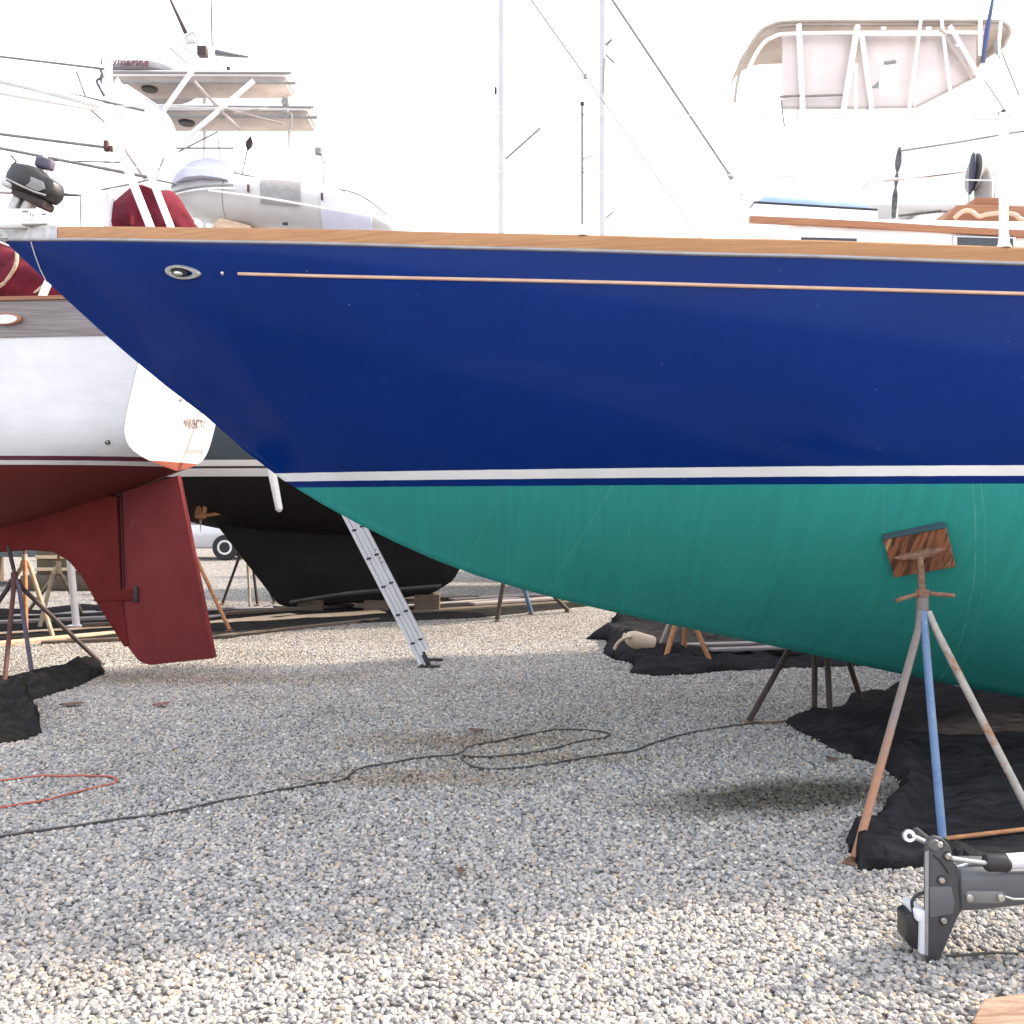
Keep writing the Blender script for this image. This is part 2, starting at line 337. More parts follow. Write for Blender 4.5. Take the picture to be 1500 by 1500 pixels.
def stone_mat():
    m, nt, b = new_mat('gravel_stones')
    oi = N(nt, 'ShaderNodeObjectInfo')
    c = ramp(nt, oi.outputs['Random'], STONES)
    n = noise_f(nt, 60, (1, 1, 1), 3, .6, True)
    c = mixc(nt, mth(nt, 'MULTIPLY', rng(nt, n, .35, .7), .3), c, (.6, .57, .54), 'MULTIPLY')
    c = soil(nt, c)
    L(nt, c, b.inputs['Base Color']); b.inputs['Roughness'].default_value = .85; b.inputs['Specular IOR Level'].default_value = .2
    return m
def gravel():
    rows = []
    y = 2.2
    while y < 11.6:
        hw = .53*y+1.2; rows.append([(-hw, y, 0), (-hw*.33, y, 0), (hw*.33, y, 0), (hw, y, 0)]); y += .47
    o = MB().loft(rows).build('gravel', stone_mat(), None, 0)
    tag(o, kind='stuff')
    ng = bpy.data.node_groups.new('gravel_scatter', 'GeometryNodeTree')
    ng.interface.new_socket('Geometry', in_out='INPUT', socket_type='NodeSocketGeometry')
    ng.interface.new_socket('Geometry', in_out='OUTPUT', socket_type='NodeSocketGeometry')
    gi = N(ng, 'NodeGroupInput'); go = N(ng, 'NodeGroupOutput')
    dp = N(ng, 'GeometryNodeDistributePointsOnFaces'); dp.inputs['Density'].default_value = 3900; dp.inputs['Seed'].default_value = 3
    L(ng, gi.outputs[0], dp.inputs['Mesh'])
    jn = N(ng, 'GeometryNodeJoinGeometry')
    for k in range(4):
        ic = N(ng, 'GeometryNodeMeshIcoSphere'); ic.inputs['Radius'].default_value = 1; ic.inputs['Subdivisions'].default_value = 2
        nz = N(ng, 'ShaderNodeTexNoise'); nz.noise_dimensions = '4D'; nz.inputs['W'].default_value = k*3.7; nz.inputs['Scale'].default_value = .9
        nz.inputs['Detail'].default_value = 1
        sb = N(ng, 'ShaderNodeVectorMath', operation='SUBTRACT'); sb.inputs[1].default_value = (.5, .5, .5)
        sc = N(ng, 'ShaderNodeVectorMath', operation='SCALE'); sc.inputs['Scale'].default_value = 1.5
        sp = N(ng, 'GeometryNodeSetPosition'); L(ng, ic.outputs[0], sp.inputs[0])
        L(ng, nz.outputs['Color'], sb.inputs[0]); L(ng, sb.outputs[0], sc.inputs[0]); L(ng, sc.outputs[0], sp.inputs['Offset'])
        sm = N(ng, 'GeometryNodeSetMaterial'); sm.inputs['Material'].default_value = o.data.materials[0]; L(ng, sp.outputs[0], sm.inputs[0])
        gt = N(ng, 'GeometryNodeGeometryToInstance'); L(ng, sm.outputs[0], gt.inputs[0]); L(ng, gt.outputs[0], jn.inputs[0])
    rs = N(ng, 'FunctionNodeRandomValue', data_type='FLOAT_VECTOR'); rs.inputs[0].default_value = (.0070, .0065, .0048); rs.inputs[1].default_value = (.0160, .0130, .0105)
    rr = N(ng, 'FunctionNodeRandomValue', data_type='FLOAT_VECTOR'); rr.inputs[0].default_value = (-.5, -.5, 0); rr.inputs[1].default_value = (.5, .5, 6.283)
    ip = N(ng, 'GeometryNodeInstanceOnPoints'); ip.inputs['Pick Instance'].default_value = True
    L(ng, dp.outputs['Points'], ip.inputs['Points']); L(ng, jn.outputs[0], ip.inputs['Instance'])
    e2r = N(ng, 'FunctionNodeEulerToRotation'); L(ng, rr.outputs[0], e2r.inputs[0])
    L(ng, e2r.outputs[0], ip.inputs['Rotation']); L(ng, rs.outputs[0], ip.inputs['Scale'])
    rz = N(ng, 'FunctionNodeRandomValue', data_type='FLOAT_VECTOR'); rz.inputs[0].default_value = (0, 0, -.001); rz.inputs[1].default_value = (0, 0, .007)
    tr = N(ng, 'GeometryNodeSetPosition'); L(ng, ip.outputs[0], tr.inputs[0]); L(ng, rz.outputs[0], tr.inputs['Offset'])
    L(ng, tr.outputs[0], go.inputs[0])
    md = o.modifiers.new('scatter', 'NODES'); md.node_group = ng
gravel()

# ---------------------------------------------------------------- hull maker
def hull_rows(st, frame, b, zs, zk, q, nz=26):
    rows = []
    for s in st:
        bb, a, k, qq = b(s), zs(s), zk(s), q(s)
        half = []
        for j in range(nz+1):
            u = 1-(j/nz)
            u = u if j < nz else 0
            half.append((max(bb*(1-(1-u)**qq), .012), k+(a-k)*u))
        rows.append([frame(s, y, z) for y, z in half]+[frame(s, -y, z) for y, z in half[::-1]])
    return rows

# ================================================================ BLUE SAILBOAT
YC = 6.4; XB = (7-CX)/F*YC
bB = pchip([0, .25, .5, 1, 2, 3, 4, 5, 6, 6.8, 7.6, 8.5, 9.5, 11], [.015, .14, .27, .5, .88, 1.17, 1.39, 1.54, 1.575, 1.43, 1.14, .78, .48, .2])  # unseen stern shape invented: pinched in to slant the hull's shadow edge
stem = [(7, 353), (67, 410), (143, 480), (233, 557), (300, 608), (383, 680), (430, 713), (560, 785), (690, 840), (830, 880), (1150, 950), (1500, 1022)]
sp = [(W(px, py, YC).x-XB, W(px, py, YC).z) for px, py in stem]
zkB = pchip([p[0] for p in sp]+[7.6, 8.6, 9.4, 10.2, 11], [p[1] for p in sp]+[.2, .2, .95, 1.55, 1.9])
qB = pchip([0, 1.5, 3, 4.5, 6, 9, 11], [1.25, 1.4, 1.85, 2.45, 2.9, 2.6, 2.2])
sheer = []
for px, py in [(7, 353), (83, 353), (300, 356), (500, 360), (650, 364.5), (870, 370), (1090, 376), (1500, 389)]:
    s = 0.0
    for _ in range(60):
        Y = YC-bB(s); p = W(px, py, Y); s = .5*s+.5*max(p.x-XB, 0)
    sheer.append((s, W(px, py, YC-bB(s)).z))
zsB = pchip([p[0] for p in sheer]+[7.6, 9.2, 11], [p[1] for p in sheer]+[2.70, 2.73, 2.84])
def frB(s, y, z): return Vector((XB+s, YC-y, z))
def hbB(s, z):
    u = min(max((z-zkB(s))/(zsB(s)-zkB(s)), 0), 1); return bB(s)*(1-(1-u)**qB(s))
def on_hull(px, py, out=0.0):
    s = 3.0; Y = 5.5
    for _ in range(80):
        p = W(px, py, Y); s = max(p.x-XB, .05); Y = .5*Y+.5*(YC-hbB(s, p.z))
    p = W(px, py, Y)
    e = .02; n = Vector((-(hbB(s+e, p.z)-hbB(s-e, p.z))/(2*e), -1, -(hbB(s, p.z+e)-hbB(s, p.z-e))/(2*e))).normalized()
    return p+n*out, n
blue = thing('sailboat', 'large navy blue sailboat with teak rail, white boot stripe and green bottom, propped on stands', 'sailboat', (2.2, YC, 0))
GREEN = (.030, .278, .250)
HULLB = bands('navy_and_green_hull', [(-9, GREEN), (1.691, (.0012, .0205, .145)), (1.731, (.78, .78, .78)), (1.783, (.0012, .0205, .145))], streak=.12, rough=.14, spec=.13,
              lines=[(-.5, -3.09, .004, .5, (.10, .36, .30)), (-.5, -2.49, .005, .5, (.11, .38, .31)), (.34, .71, .004, .6, (.12, .40, .33)), (.25, -1.17, .003, .35, (.10, .36, .30)),
                     (.36, .785, .003, .5, (.12, .40, .33)), (.25, .13, .003, .3, (.11, .36, .3))], speck=((.30, .36, .42), .35))
stB = [0, .03, .08, .15, .25, .4, .6]+[.8+.25*i for i in range(41)]+[11]
rows = hull_rows(stB, frB, bB, zsB, zkB, qB, 40)
mb = MB().loft(rows); k = len(mb.v)-len(rows[0]); mb.f.append(list(range(k, len(mb.v))))
hb = mb.build('hull', HULLB, blue, 60)
# deck, rub strip, rail, cove stripe
ds = [.05]+[.3*i for i in range(1, 37)]
MB().loft([[frB(s, bB(s)*t, zsB(s)-.012+.07*(1-t*t)*min(s, 1)) for t in (1, .6, .2, -.2, -.6, -1)] for s in ds]).build('deck', WHITE, blue)
for side in (1, -1):
    def prof(s, yo, zo): return frB(s, side*(bB(s)+yo), zsB(s)+zo)
    ss = [.04+.2*i for i in range(54)]
    MB().loft([[prof(s, .010, .002), prof(s, .013, 0.006), prof(s, .010, .016), prof(s, -.02, .016), prof(s, -.02, -.006)] for s in ss], True, True).build('rub_strip', RUBST, blue)
    s2 = [.46+.2*i for i in range(52)]
    MB().loft([[prof(s, .006, .0165), prof(s, .004, .082), prof(s, -.002, .090), prof(s, -.040, .090), prof(s, -.046, .082), prof(s, -.046, .0165)] for s in s2], True, True).build('toe_rail', TEAK, blue)
cl = [on_hull(px, py, .003) for px, py in [(349, 401), (500, 405), (700, 409.5), (900, 414), (1100, 419.5), (1300, 425), (1500, 430.5), (1640, 434.5)]]
cl = [c[0] for c in cl]; s0 = cl[-1].x-XB
for s_ in (s0+.7, s0+1.5, s0+2.3, s0+3.1):
    if s_ < 10.5: z_ = zsB(s_)-(zsB(s0)-cl[-1].z)*(1-.02*(s_-s0)); cl.append(frB(s_, hbB(s_, z_)+.003, z_))
pts = smooth_line(cl, 8)
MB().loft([[p+Vector((0, -.003, .0085)), p+Vector((0, -.008, .004)), p+Vector((0, -.008, -.004)), p+Vector((0, -.003, -.0085)), p+Vector((0, .012, -.0085)), p+Vector((0, .012, .0085))] for p in pts], True, True).build('cove_stripe', GOLD, blue)
# oval hawse fitting: flared rim, dark throat
def oval(mb, c, n, ax, az, prof, k=28, point=0):
    t = Vector((1, 0, 0)); t = (t-n*t.dot(n)).normalized(); u = n.cross(t); u = u if u.z > 0 else -u
    rws = []
    for f, h in prof:
        row = []
        for i in range(k):
            a = 2*math.pi*i/k; x = math.cos(a); z = math.sin(a)
            x = x+point*max(x, 0)**3*.25
            row.append(c+t*(ax*f*x)+u*(az*f*z)+n*h)
        rws.append(row)
    return mb.loft(rws, True, True)
c, n = on_hull(266, 398.5)
hw = oval(MB(), c, n, .118, .041, [(1, -.004), (1.0, .008), (.93, .016), (.68, .017), (.6, .010), (.55, -.02)], 32, 1).build('hawse_fitting', CAST, blue)
oval(MB(), c-Vector((.006, 0, 0)), n, .060, .022, [(1, .0), (1, .0115), (.5, .012)], 24).build('throat', DARKV, hw)
oval(MB(), c+Vector((-.012, 0, -.006))+n*.006, n, .035, .012, [(1, .0), (1, .008), (.4, .012)], 20).build('roller', STEEL, hw)
c, n = on_hull(326, 400.5)
oval(MB(), c, n, .012, .011, [(1, -.002), (1, .004), (.5, .008)], 14).build('through_hull', STEEL, blue)
# stem-head casting with rollers
def sf(s, y, z): return frB(s, y, zsB(s)+z)
st_h = MB()
st_h.loft([[sf(s, bB(s)+.006, .017), sf(s, bB(s)+.004, .097), sf(s, -bB(s)-.004, .097), sf(s, -bB(s)-.006, .017)] for s in (-.02, .1, .25, .455)], True, True)
casting = st_h.build('stem_casting', CAST, blue)
MB().box(sf(.06, .12, .12), (.42, .025, .13), None, .01).box(sf(.06, -.05, .12), (.42, .025, .13), None, .01).build('cheek_plate', STEEL, casting)
MB().lathe([(.045, -.07), (.03, -.03), (.03, .03), (.045, .07)], sf(-.02, .035, .13), (0, 1, 0), 16).build('bow_roller', PADW, casting)
MB().box(sf(.28, .16, .108), (.17, .05, .025), None, .008).lathe([(.02, 0), (.02, .05), (.028, .06), (.0, .065)], sf(.22, .16, .115)).lathe([(.02, 0), (.02, .05), (.028, .06), (.0, .065)], sf(.34, .16, .115)).build('cleat', STEEL, casting)
T([on_hull(46, 354, .004)[0], on_hull(52, 372, .006)[0], on_hull(60, 394, .006)[0], on_hull(69, 413, .004)[0]], .004, 'hanging_line', PALE, blue, 6)
# bow pulpit
pA = sf(1.13, bB(1.13)-.05, .09); pB = sf(1.02, -bB(1.02)+.05, .09)
tA = W(150, 155, pA.y+.03); tB = W(184, 165, pB.y-.05)
for a, t in ((pA, tA), (pB, tB)): T([a, t], .024, 'pulpit_leg', WPAINT, blue, 10)
nose = Vector((XB-.42, YC, tB.z+.06))
T(smooth_line([tA, tA.lerp(nose, .6)+Vector((0, -.1, .02)), nose, tB.lerp(nose, .6)+Vector((0, .1, .02)), tB], 6), .022, 'pulpit_rail', WPAINT, blue, 10)
# stanchions and life lines
def stanchion(px, mat, r, h=.68):
    s = 3.
    for _ in range(60):
        Y = YC-bB(s)+.03; s = .5*s+.5*((px-CX)/F*Y-XB)
    b0 = sf(s, bB(s)-.022, .088); o = T([b0, b0+Vector((0, 0, h))], r, 'stanchion', mat, blue, 10)
    MB().lathe([(.035, 0), (.035, .008), (r+.006, .02), (r+.004, .06)], b0).build('stanchion_base', STEEL, o)
    MB().lathe([(.004, -.006), (.012, 0), (.012, .014), (.004, .02)], b0+Vector((0, 0, h)), (0, 0, 1), 12).build('stanchion_cap', BLACK, o)
    return b0
b1 = stanchion(853, GREYROPE, .0075, .675)
b2 = stanchion(1469, WPAINT, .021, .66)
MB().tube(smooth_line([b1+Vector((.008, 0, .40)), b1+Vector((.06, 0, .41)), b1+Vector((.06, 0, .36)), b1+Vector((.008, 0, .355))], 5), .005, 6).build('line_hook', STEEL, blue)
for h in (.63, .33):
    T([tA if h > .5 else (pA+tA)/2, b1+Vector((0, 0, h)), b2+Vector((0, 0, h)), sf(8.5, bB(8.5)-.03, .09+h)], .0035, 'life_line', PALE, blue, 6)
# cabin trunk
def cab(s, y, z): return Vector((XB+s, YC-y, z))
rowsC = []
for s, hw, zt in [(4.52, .55, 3.02), (4.62, .72, 3.17), (4.95, .84, 3.205), (5.6, .93, 3.17), (6.8, 1.0, 3.13), (8.6, .98, 3.09)]:
    zd = zsB(s)-.02
    rowsC.append([cab(s, hw+.03, zd), cab(s, hw, zt-.05), cab(s, hw-.05, zt), cab(s, hw*.4, zt+.05), cab(s, -hw*.4, zt+.05), cab(s, -hw+.05, zt), cab(s, -hw, zt-.05), cab(s, -hw-.03, zd)])
cabin = MB().loft(rowsC, True, True).build('cabin_trunk', WHITE, blue, 40)
def hwC(s): return pchip([4.52, 4.62, 4.95, 5.6, 6.8, 8.6], [.55, .72, .84, .93, 1., .98])(s)
yC = YC-.93
def cabpx(px, py, out=0):
    Y = 5.5
    for _ in range(40): p = W(px, py, Y); Y = YC-hwC(p.x-XB)-out
    return W(px, py, Y)
tr = [cabpx(px, py, .012) for px, py in [(1098, 321.5), (1180, 325), (1280, 330), (1380, 336), (1500, 343), (1640, 351)]]
MB().loft([[p+Vector((0, .02, .018)), p+Vector((0, -.012, .018)), p+Vector((0, -.016, 0)), p+Vector((0, -.012, -.018)), p+Vector((0, .02, -.018))] for p in tr], True, True).build('eyebrow_trim', TEAKD, cabin)
for px in (1212, 1440, 1640):
    a = cabpx(px-46, 356, .005); bq = cabpx(px+46, 358, .005)
    d = bq-a
    fr = MB().prism([a+Vector((0, 0, -.03)), bq+Vector((0, 0, -.03)), bq+Vector((0, 0, .035)), a+Vector((0, 0, .035))], (0, -.022, 0), .006).build('portlight', STEEL if px != 1212 else WPAINT, cabin)
    MB().prism([a+Vector((.02, -.023, -.022)), bq+Vector((-.02, -.023, -.022)), bq+Vector((-.02, -.023, .026)), a+Vector((.02, -.023, .026))], (0, -.004, 0)).build('pane', GLASSD, fr)
# tinted skylight hatch on the cabin top
h0, h1 = W(1108, 297, 5.95), W(1276, 308, 5.95)
MB().prism([h0+Vector((-.02, -.03, -.3)), h1+Vector((.03, -.03, -.3)), h1+Vector((.03, -.03, -.012)), h0+Vector((-.02, -.03, -.012))], (0, .54, 0), .004).build('hatch_coaming', WHITE, cabin)
hl = MB().prism([h0+Vector((-.02, -.03, -.011)), h1+Vector((.03, -.03, -.011)), h1+Vector((.03, -.03, .002)), h0+Vector((-.02, -.03, .002))], (0, .12, 0), .004).build('hatch_frame', BLACK, cabin)
MB().prism([h0+Vector((0, -.02, .0025)), h1+Vector((0, -.02, .0025)), h1+Vector((-.02, 0, .042)), h0+Vector((.05, 0, .042))], (0, .52, 0), .006).build('acrylic_lid', BLUEHATCH, hl)
# teak sea hood with curved grab rail, cowl vent
th = [W(1384, 321, 5.75), W(1402, 300, 5.75), W(1440, 299.5, 5.75), W(1500, 302, 5.75), W(1620, 306, 5.75), W(1620, 330, 5.75)]
hood = MB().prism(th, (0, .6, 0), .006).build('sea_hood', TEAKD, cabin)
T(smooth_line([W(1398, 320, 5.71), W(1410, 310, 5.70), W(1422, 309, 5.70), W(1434, 317, 5.71), W(1446, 314, 5.70), W(1470, 312, 5.70), W(1486, 314, 5.70), W(1496, 321, 5.71), W(1520, 322, 5.71)], 5), .013, 'grab_rail', GOLD, hood, 8)
cv = W(1440, 300, 5.95)
vt = MB().tube(smooth_line([cv, cv+Vector((.0, 0, .10)), cv+Vector((-.005, 0, .16)), cv+Vector((-.03, 0, .185)), cv+Vector((-.058, 0, .19))], 6), [.05]*12+[.05+.0055*i for i in range(13)], 18).build('cowl_vent', GREYPATCH, cabin)  # white cowl given grey: its shading is put into the colour
MB().lathe([(.118, 0), (.124, .006), (.116, .012), (.02, .016)], cv+Vector((-.062, 0, .187)), (-.93, .28, .05), 24).build('vent_mouth', NAVY, vt)
MB().box(cv+Vector((0, 0, .0)), (.16, .15, .05), None, .012).build('vent_box', TEAKD, vt)
MB().tube([cv+Vector((.06, -.02, .02)), cv+Vector((.075, -.02, .16)), cv+Vector((.05, -.02, .19))], .006, 6).tube([cv+Vector((.085, 0, .02)), cv+Vector((.095, 0, .12))], .005, 6).build('vent_guard', STEEL, vt)
# granny bar and hanging coil of line by the mast
ra = W(1256, 300, 6.0)
T(smooth_line([ra+Vector((0, 0, -.06)), W(1259, 285, 6.0), W(1270, 269, 6.0), W(1300, 264, 6.0), W(1360, 258, 6.05), W(1418, 251, 6.1)], 5)+[W(1420, 300, 6.1)+Vector((0, 0, -.06))], .009, 'mast_guard_rail', STEEL, cabin, 8)
T([W(1320, 221, 6.2), W(1400, 209, 6.2), W(1480, 195, 6.2), W(1600, 178, 6.2)], .006, 'boom_line', GREYROPE, cabin, 6)
hr = MB()
for k in range(5):
    x = .006*(k-2); hr.tube(smooth_line([W(1318, 216, 6.2)+Vector((x*.3, 0, 0)), W(1315, 240, 6.2)+Vector((x, -.004*k, 0)), W(1314, 262, 6.19)+Vector((-x*.5, .004*k, 0)), W(1311, 288, 6.18)+Vector((x, .0, 0)), W(1309, 315, 6.17)+Vector((x*.6, 0, -.02))], 5), .0055, 6)
hr.build('hanging_coil', DARKROPE, cabin)
T([W(1312, 216, 6.2)+Vector((.012, .02, .12)), W(1312, 216, 6.2)+Vector((.012, .02, -.52))], .011, 'mast_stub', WPAINT, cabin, 8)
T([W(1316, 316, 6.15), W(1345, 313, 6.15), W(1378, 309, 6.15)], .008, 'deck_line', DARKROPE, cabin, 6)
# keel blocks under the blue boat (far right)
def block(px_or_v, size, rot, label, mat, group=None, name='timber_block', cat='timber block'):
    o = MB().box(px_or_v+Vector((0, 0, size[2]/2+.004)), size, Matrix.Rotation(R(rot), 3, 'Z'), .008, 1).build(name, mat, None, 30)
    return tag(o, label, cat, group)
block(Vector((XB+8.1, YC, 0)), (.3, .55, .185), 4, 'dark timber block under the middle of the blue boat keel', DARKWOOD)

# ================================================================ JACK STANDS
def stand(hub, feet, top, label, legm, collar=.16, pad=None, screw=RUST, group=None, r=.021, bars=True, brace=None, name='jack_stand'):
    root = thing(name, label, 'boat stand', (hub.x, hub.y, 0), group)
    lo = hub-Vector((0, 0, collar))
    MB().tube([lo, hub], .031, 12).build('collar', legm[0], root)
    for i, f in enumerate(feet):
        d = (Vector((f.x, f.y, 0))-Vector((lo.x, lo.y, 0))); d.normalize()
        a = lo+Vector((0, 0, collar*.55))+d*.03; b_ = lo+d*.075
        o = MB().tube([a, b_, f+Vector((0, 0, .03))], r, 10).build('leg', legm[i % len(legm)], root)
        MB().box(f+Vector((0, 0, .016)), (.085, .085, .012), Matrix.Rotation(math.atan2(d.y, d.x), 3, 'Z'), .003, 1).build('foot_plate', screw, o)
    sd = (top-hub); sl_ = sd.length
    sc_ = MB().tube([hub-sd.normalized()*.02, hub+sd*.5, top], [.017, .0165, .016], 10)
    for k in range(int(sl_/.014)):
        p = hub+sd.normalized()*(.03+k*.014)
        if (p-top).length > .05: sc_.tube([p, p+sd.normalized()*.006], .0195, 10)
    sc_.build('screw', screw, root)
    if bars:
        nut = MB().lathe([(.036, 0), (.036, .035)], hub+Vector((0, 0, .002)), (0, 0, 1), 8).build('nut', screw, root)
        for dx, dy, dz in ((-.155, -.05, -.035), (.155, -.03, -.012)):
            MB().tube([hub+Vector((0, 0, .02)), hub+Vector((dx, dy, .02+dz))], .0115, 8).build('handle', screw, nut)
    if pad:
        c, n, wdt, hgt, roll = pad
        x = Vector((1, 0, 0)); x = (x-n*x.dot(n)).normalized(); u = n.cross(x); u = -u if u.z < 0 else u
        q = Matrix.Rotation(R(roll), 3, n); x = q @ x; u = q @ u
        M = Matrix((x, -n, u)).transposed()
        pb = MB().box(c+n*.016, (wdt, .030, hgt), M, .005, 1).build('plywood_pad', PLY, root)
        MB().box(c+n*.012+u*(hgt*.5+.004), (wdt*1.0, .045, .012), M, .003, 1).build('pad_edge', PLYEDGE, pb)
        MB().tube([c+n*.030-x*wdt*.42, c+n*.036-x*wdt*.22, c+n*.042, c+n*.036+x*wdt*.22, c+n*.030+x*wdt*.42], [.006, .024, .029, .024, .006], 10, True, 1).box(c+n*.04, (.05, .05, .05), M, .006).build('saddle_bracket', RUST, root)
        MB().lathe([(.008, 0), (.008, .004)], c+n*.0275-x*wdt*.36+u*hgt*.36, n, 10).build('bolt_hole', DARKV, pb)
    if brace:
        for i, (a, b_) in enumerate(brace): T([feet[a]+Vector((0, 0, .045)), feet[b_]+Vector((0, 0, .045))], .0105, 'brace', RUSTO, root, 8)
    return root
# the big stand in front
cpad, npad = on_hull(1346, 805)
hub1 = W(1351, 874, cpad.y-.12)
f1 = [G(1252, 1268), G(1381, 1243), G(1522, 1226), G(1373, 1150)]
stand(hub1, f1, cpad+npad*.05, 'tall boat stand with rusty plywood pad against the green bottom, one leg painted blue', [LEGRUST, BLUEP, GALV, RUSTO],
      r=.0195, pad=(cpad, npad, .315, .30, 25), brace=[(1, 2)], collar=.17)
# blue flash of paint on the right leg is a sleeve of old paint
stand(W(1205, 850, 7.45), [G(1098, 1061), G(1193, 1048), G(1216, 1058), G(1263, 1036)], W(1206, 800, 7.4), 'dark rusty boat stand beyond the blue hull at the end of the black cord',
      [DARKLEG], r=.022, bars=False)
pulls = stand(W(21, 838, 9.15), [G(6, 1012), G(47, 992), G(147, 975), G(-70, 985)], W(12, 800, 9.2), 'dark boat stand under the red hull with one maroon leg reaching right over the cloth',
      [MAROONLEG, PURPLELEG, DARKLEG, DARKLEG], r=.021, screw=DARKLEG, bars=False)
stand(W(36, 812, 11.5), [G(-30, 925), G(38, 940), G(78, 938)], W(36, 770, 11.5), 'cream and orange boat stand directly behind the dark one under the red hull', [CREAMLEG, RUSTO, CREAMLEG], r=.026, bars=False)
stand(W(86, 822, 12.6), [G(58, 922), G(36, 905), G(120, 902)], W(86, 780, 12.6), 'pale greenish boat stand behind the rudder skeg, its leg leaning left', [CREAMLEG], r=.026, bars=False)
pst = thing('support_post', 'white painted post standing on planks just left of the red rudder', 'post', G(112, 920))
MB().tube([G(112, 920)+Vector((0, 0, .02)), W(101, 800, 12.5)], .045, 14).build('post_shaft', WPAINT, pst)
MB().box(G(112, 920)+Vector((0, 0, .02)), (.22, .16, .03), None, .006).build('base_plate', WPAINT, pst)
stand(W(262, 760, 12.4), [G(336, 926), G(250, 905), G(195, 922)], W(262, 730, 12.4), 'boat stand just behind the red rudder with one orange leg showing', [RUSTO, DARKLEG, DARKLEG], r=.024, bars=False)
stand(W(361, 788, 15.2), [G(326, 886), G(366, 891), G(377, 888), G(402, 884)], W(362, 760, 15.2), 'thin dark boat stand behind the sloping edge of the black keel', [DARKLEG, GALV, DARKLEG], r=.022, bars=False)
stand(W(752, 800, 13.2), [G(728, 911), G(778, 900), G(832, 897)], W(752, 770, 13.2), 'boat stand with one blue leg, far beyond the green bottom', [DARKLEG, BLUEP, DARKLEG], r=.03, bars=False)
stand(W(1000, 868, 9.95), [G(972, 978), G(1002, 969), G(1040, 974), G(962, 966)], W(1001, 840, 9.95), 'orange legged boat stand on the black sheet, beyond the green bottom', [RUSTO, RUSTO, RUSTO, GALV], r=.025, bars=False)

# ================================================================ RED BOTTOM SAILBOAT
red = thing('sailboat', 'white sailboat with red bottom and rudder, weathered grey boards above, at the left edge', 'sailboat', (-3.25, 9.2, 0))
K = Vector((-3.25, 9.2, 0)); dF = Vector((-.985, .174, 0)); nS = Vector((-.174, -.985, 0))
def frR(u, y, z): return K+dF*u+nS*y+Vector((0, 0, z))
bR = pchip([0, 1, 2, 3.5, 5, 7, 9, 10.4], [.80, 1.08, 1.28, 1.46, 1.5, 1.3, .75, .03])
zsR = pchip([0, 2, 5, 10.4], [3.02, 2.96, 2.95, 3.25])
zkR = pchip([0, .43, 1.1, 1.8, 3, 5, 7, 9, 10.4], [1.885, 1.70, 1.47, 1.30, 1.1, 1.0, 1.15, 1.9, 3.2])
qR = pchip([0, .6, 1.4, 2.4, 5, 8, 10.4], [11, 7.5, 4.6, 3.4, 3.0, 2.2, 1.3])
stR = [0, .12, .3, .5]+[.75+.35*i for i in range(28)]+[10.4]
def rakeR(u, y, z):
    t = max(0, 1-u/1.2)
    return -t*((z-1.9)*.26+.15*(1-min(abs(y)/.8, 1)**2))
def frRk(u, y, z): return frR(u+rakeR(u, y, z), y, z)
REDP = (.13, .019, .018)
HR = bands('white_and_red_hull', [(-9, REDP), (1.918, (.74, .74, .74)), (1.955, (.12, .03, .05)), (1.992, (.74, .74, .76))], streak=.10, rough=.3, spec=.3)
rowsR = hull_rows(stR, frRk, bR, zsR, zkR, qR, 30)
MB().loft(rowsR).build('hull', HR, red, 50)
# rounded transom
TRM = bands('white_transom', [(-9, (.30, .085, .06)), (1.965, (.78, .76, .74))], streak=.05, rough=.35, spec=.3, bottom_rough=.6)
hR = rowsR[0]; n2 = len(hR)//2; cols = []
for j in range(n2):
    a, b_ = hR[j], hR[-1-j]; y0 = (a-K).dot(nS); z = a.z; row = []
    for i in range(13):
        y = y0*(1-2*i/12); row.append(frR(rakeR(0, y, z)-.004, y, z))
    cols.append(row)
trn = MB().loft(cols).build('transom', TRM, red, 50)
def onT(px, py):
    Y = 9.1
    for _ in range(60):
        p = W(px, py, Y); y = (p-K).dot(nS); u = (p-K).dot(dF)-rakeR(0, y, p.z)
        break
    best = None
    for i in range(-100, 101):
        y = .8*i/100; p = None; z = EYE-(py-HY)/F*9.2
        for _ in range(3):
            p = frR(rakeR(0, y, z)-.008, y, z); z = EYE-(py-HY)/F*p.y
        e = abs(CX+p.x/p.y*F-px)
        if best is None or e < best[0]: best = (e, p, y)
    return best[1], best[2]
pT, yT = onT(270, 625); pT2, _ = onT(296, 627)
lettering('MUSCTI', .115, pT+Vector((.012, -.02, -.0)), pT2-pT, (.2, 0, 1), GREYTXT, 'hailing_port', trn)
pU, _ = onT(265, 586); pV, _ = onT(274, 586)
for q in (pU, pV): MB().box(q, (.028, .02, .025), None, .004).build('name_letter', GREYTXT, trn)
pd = rowsR[0][0]
c = None
for row in rowsR[:8]:
    for v in row[:30]:
        pxv = CX+v.x/v.y*F; pyv = HY+(EYE-v.z)/v.y*F
        if c is None or (pxv-157)**2+(pyv-651)**2 < c[0]: c = ((pxv-157)**2+(pyv-651)**2, v)
MB().lathe([(.022, -.01), (.022, .006), (.012, .007), (.012, -.004)], c[1]+nS*.002, nS, 14).build('exhaust_outlet', BLACK, red)
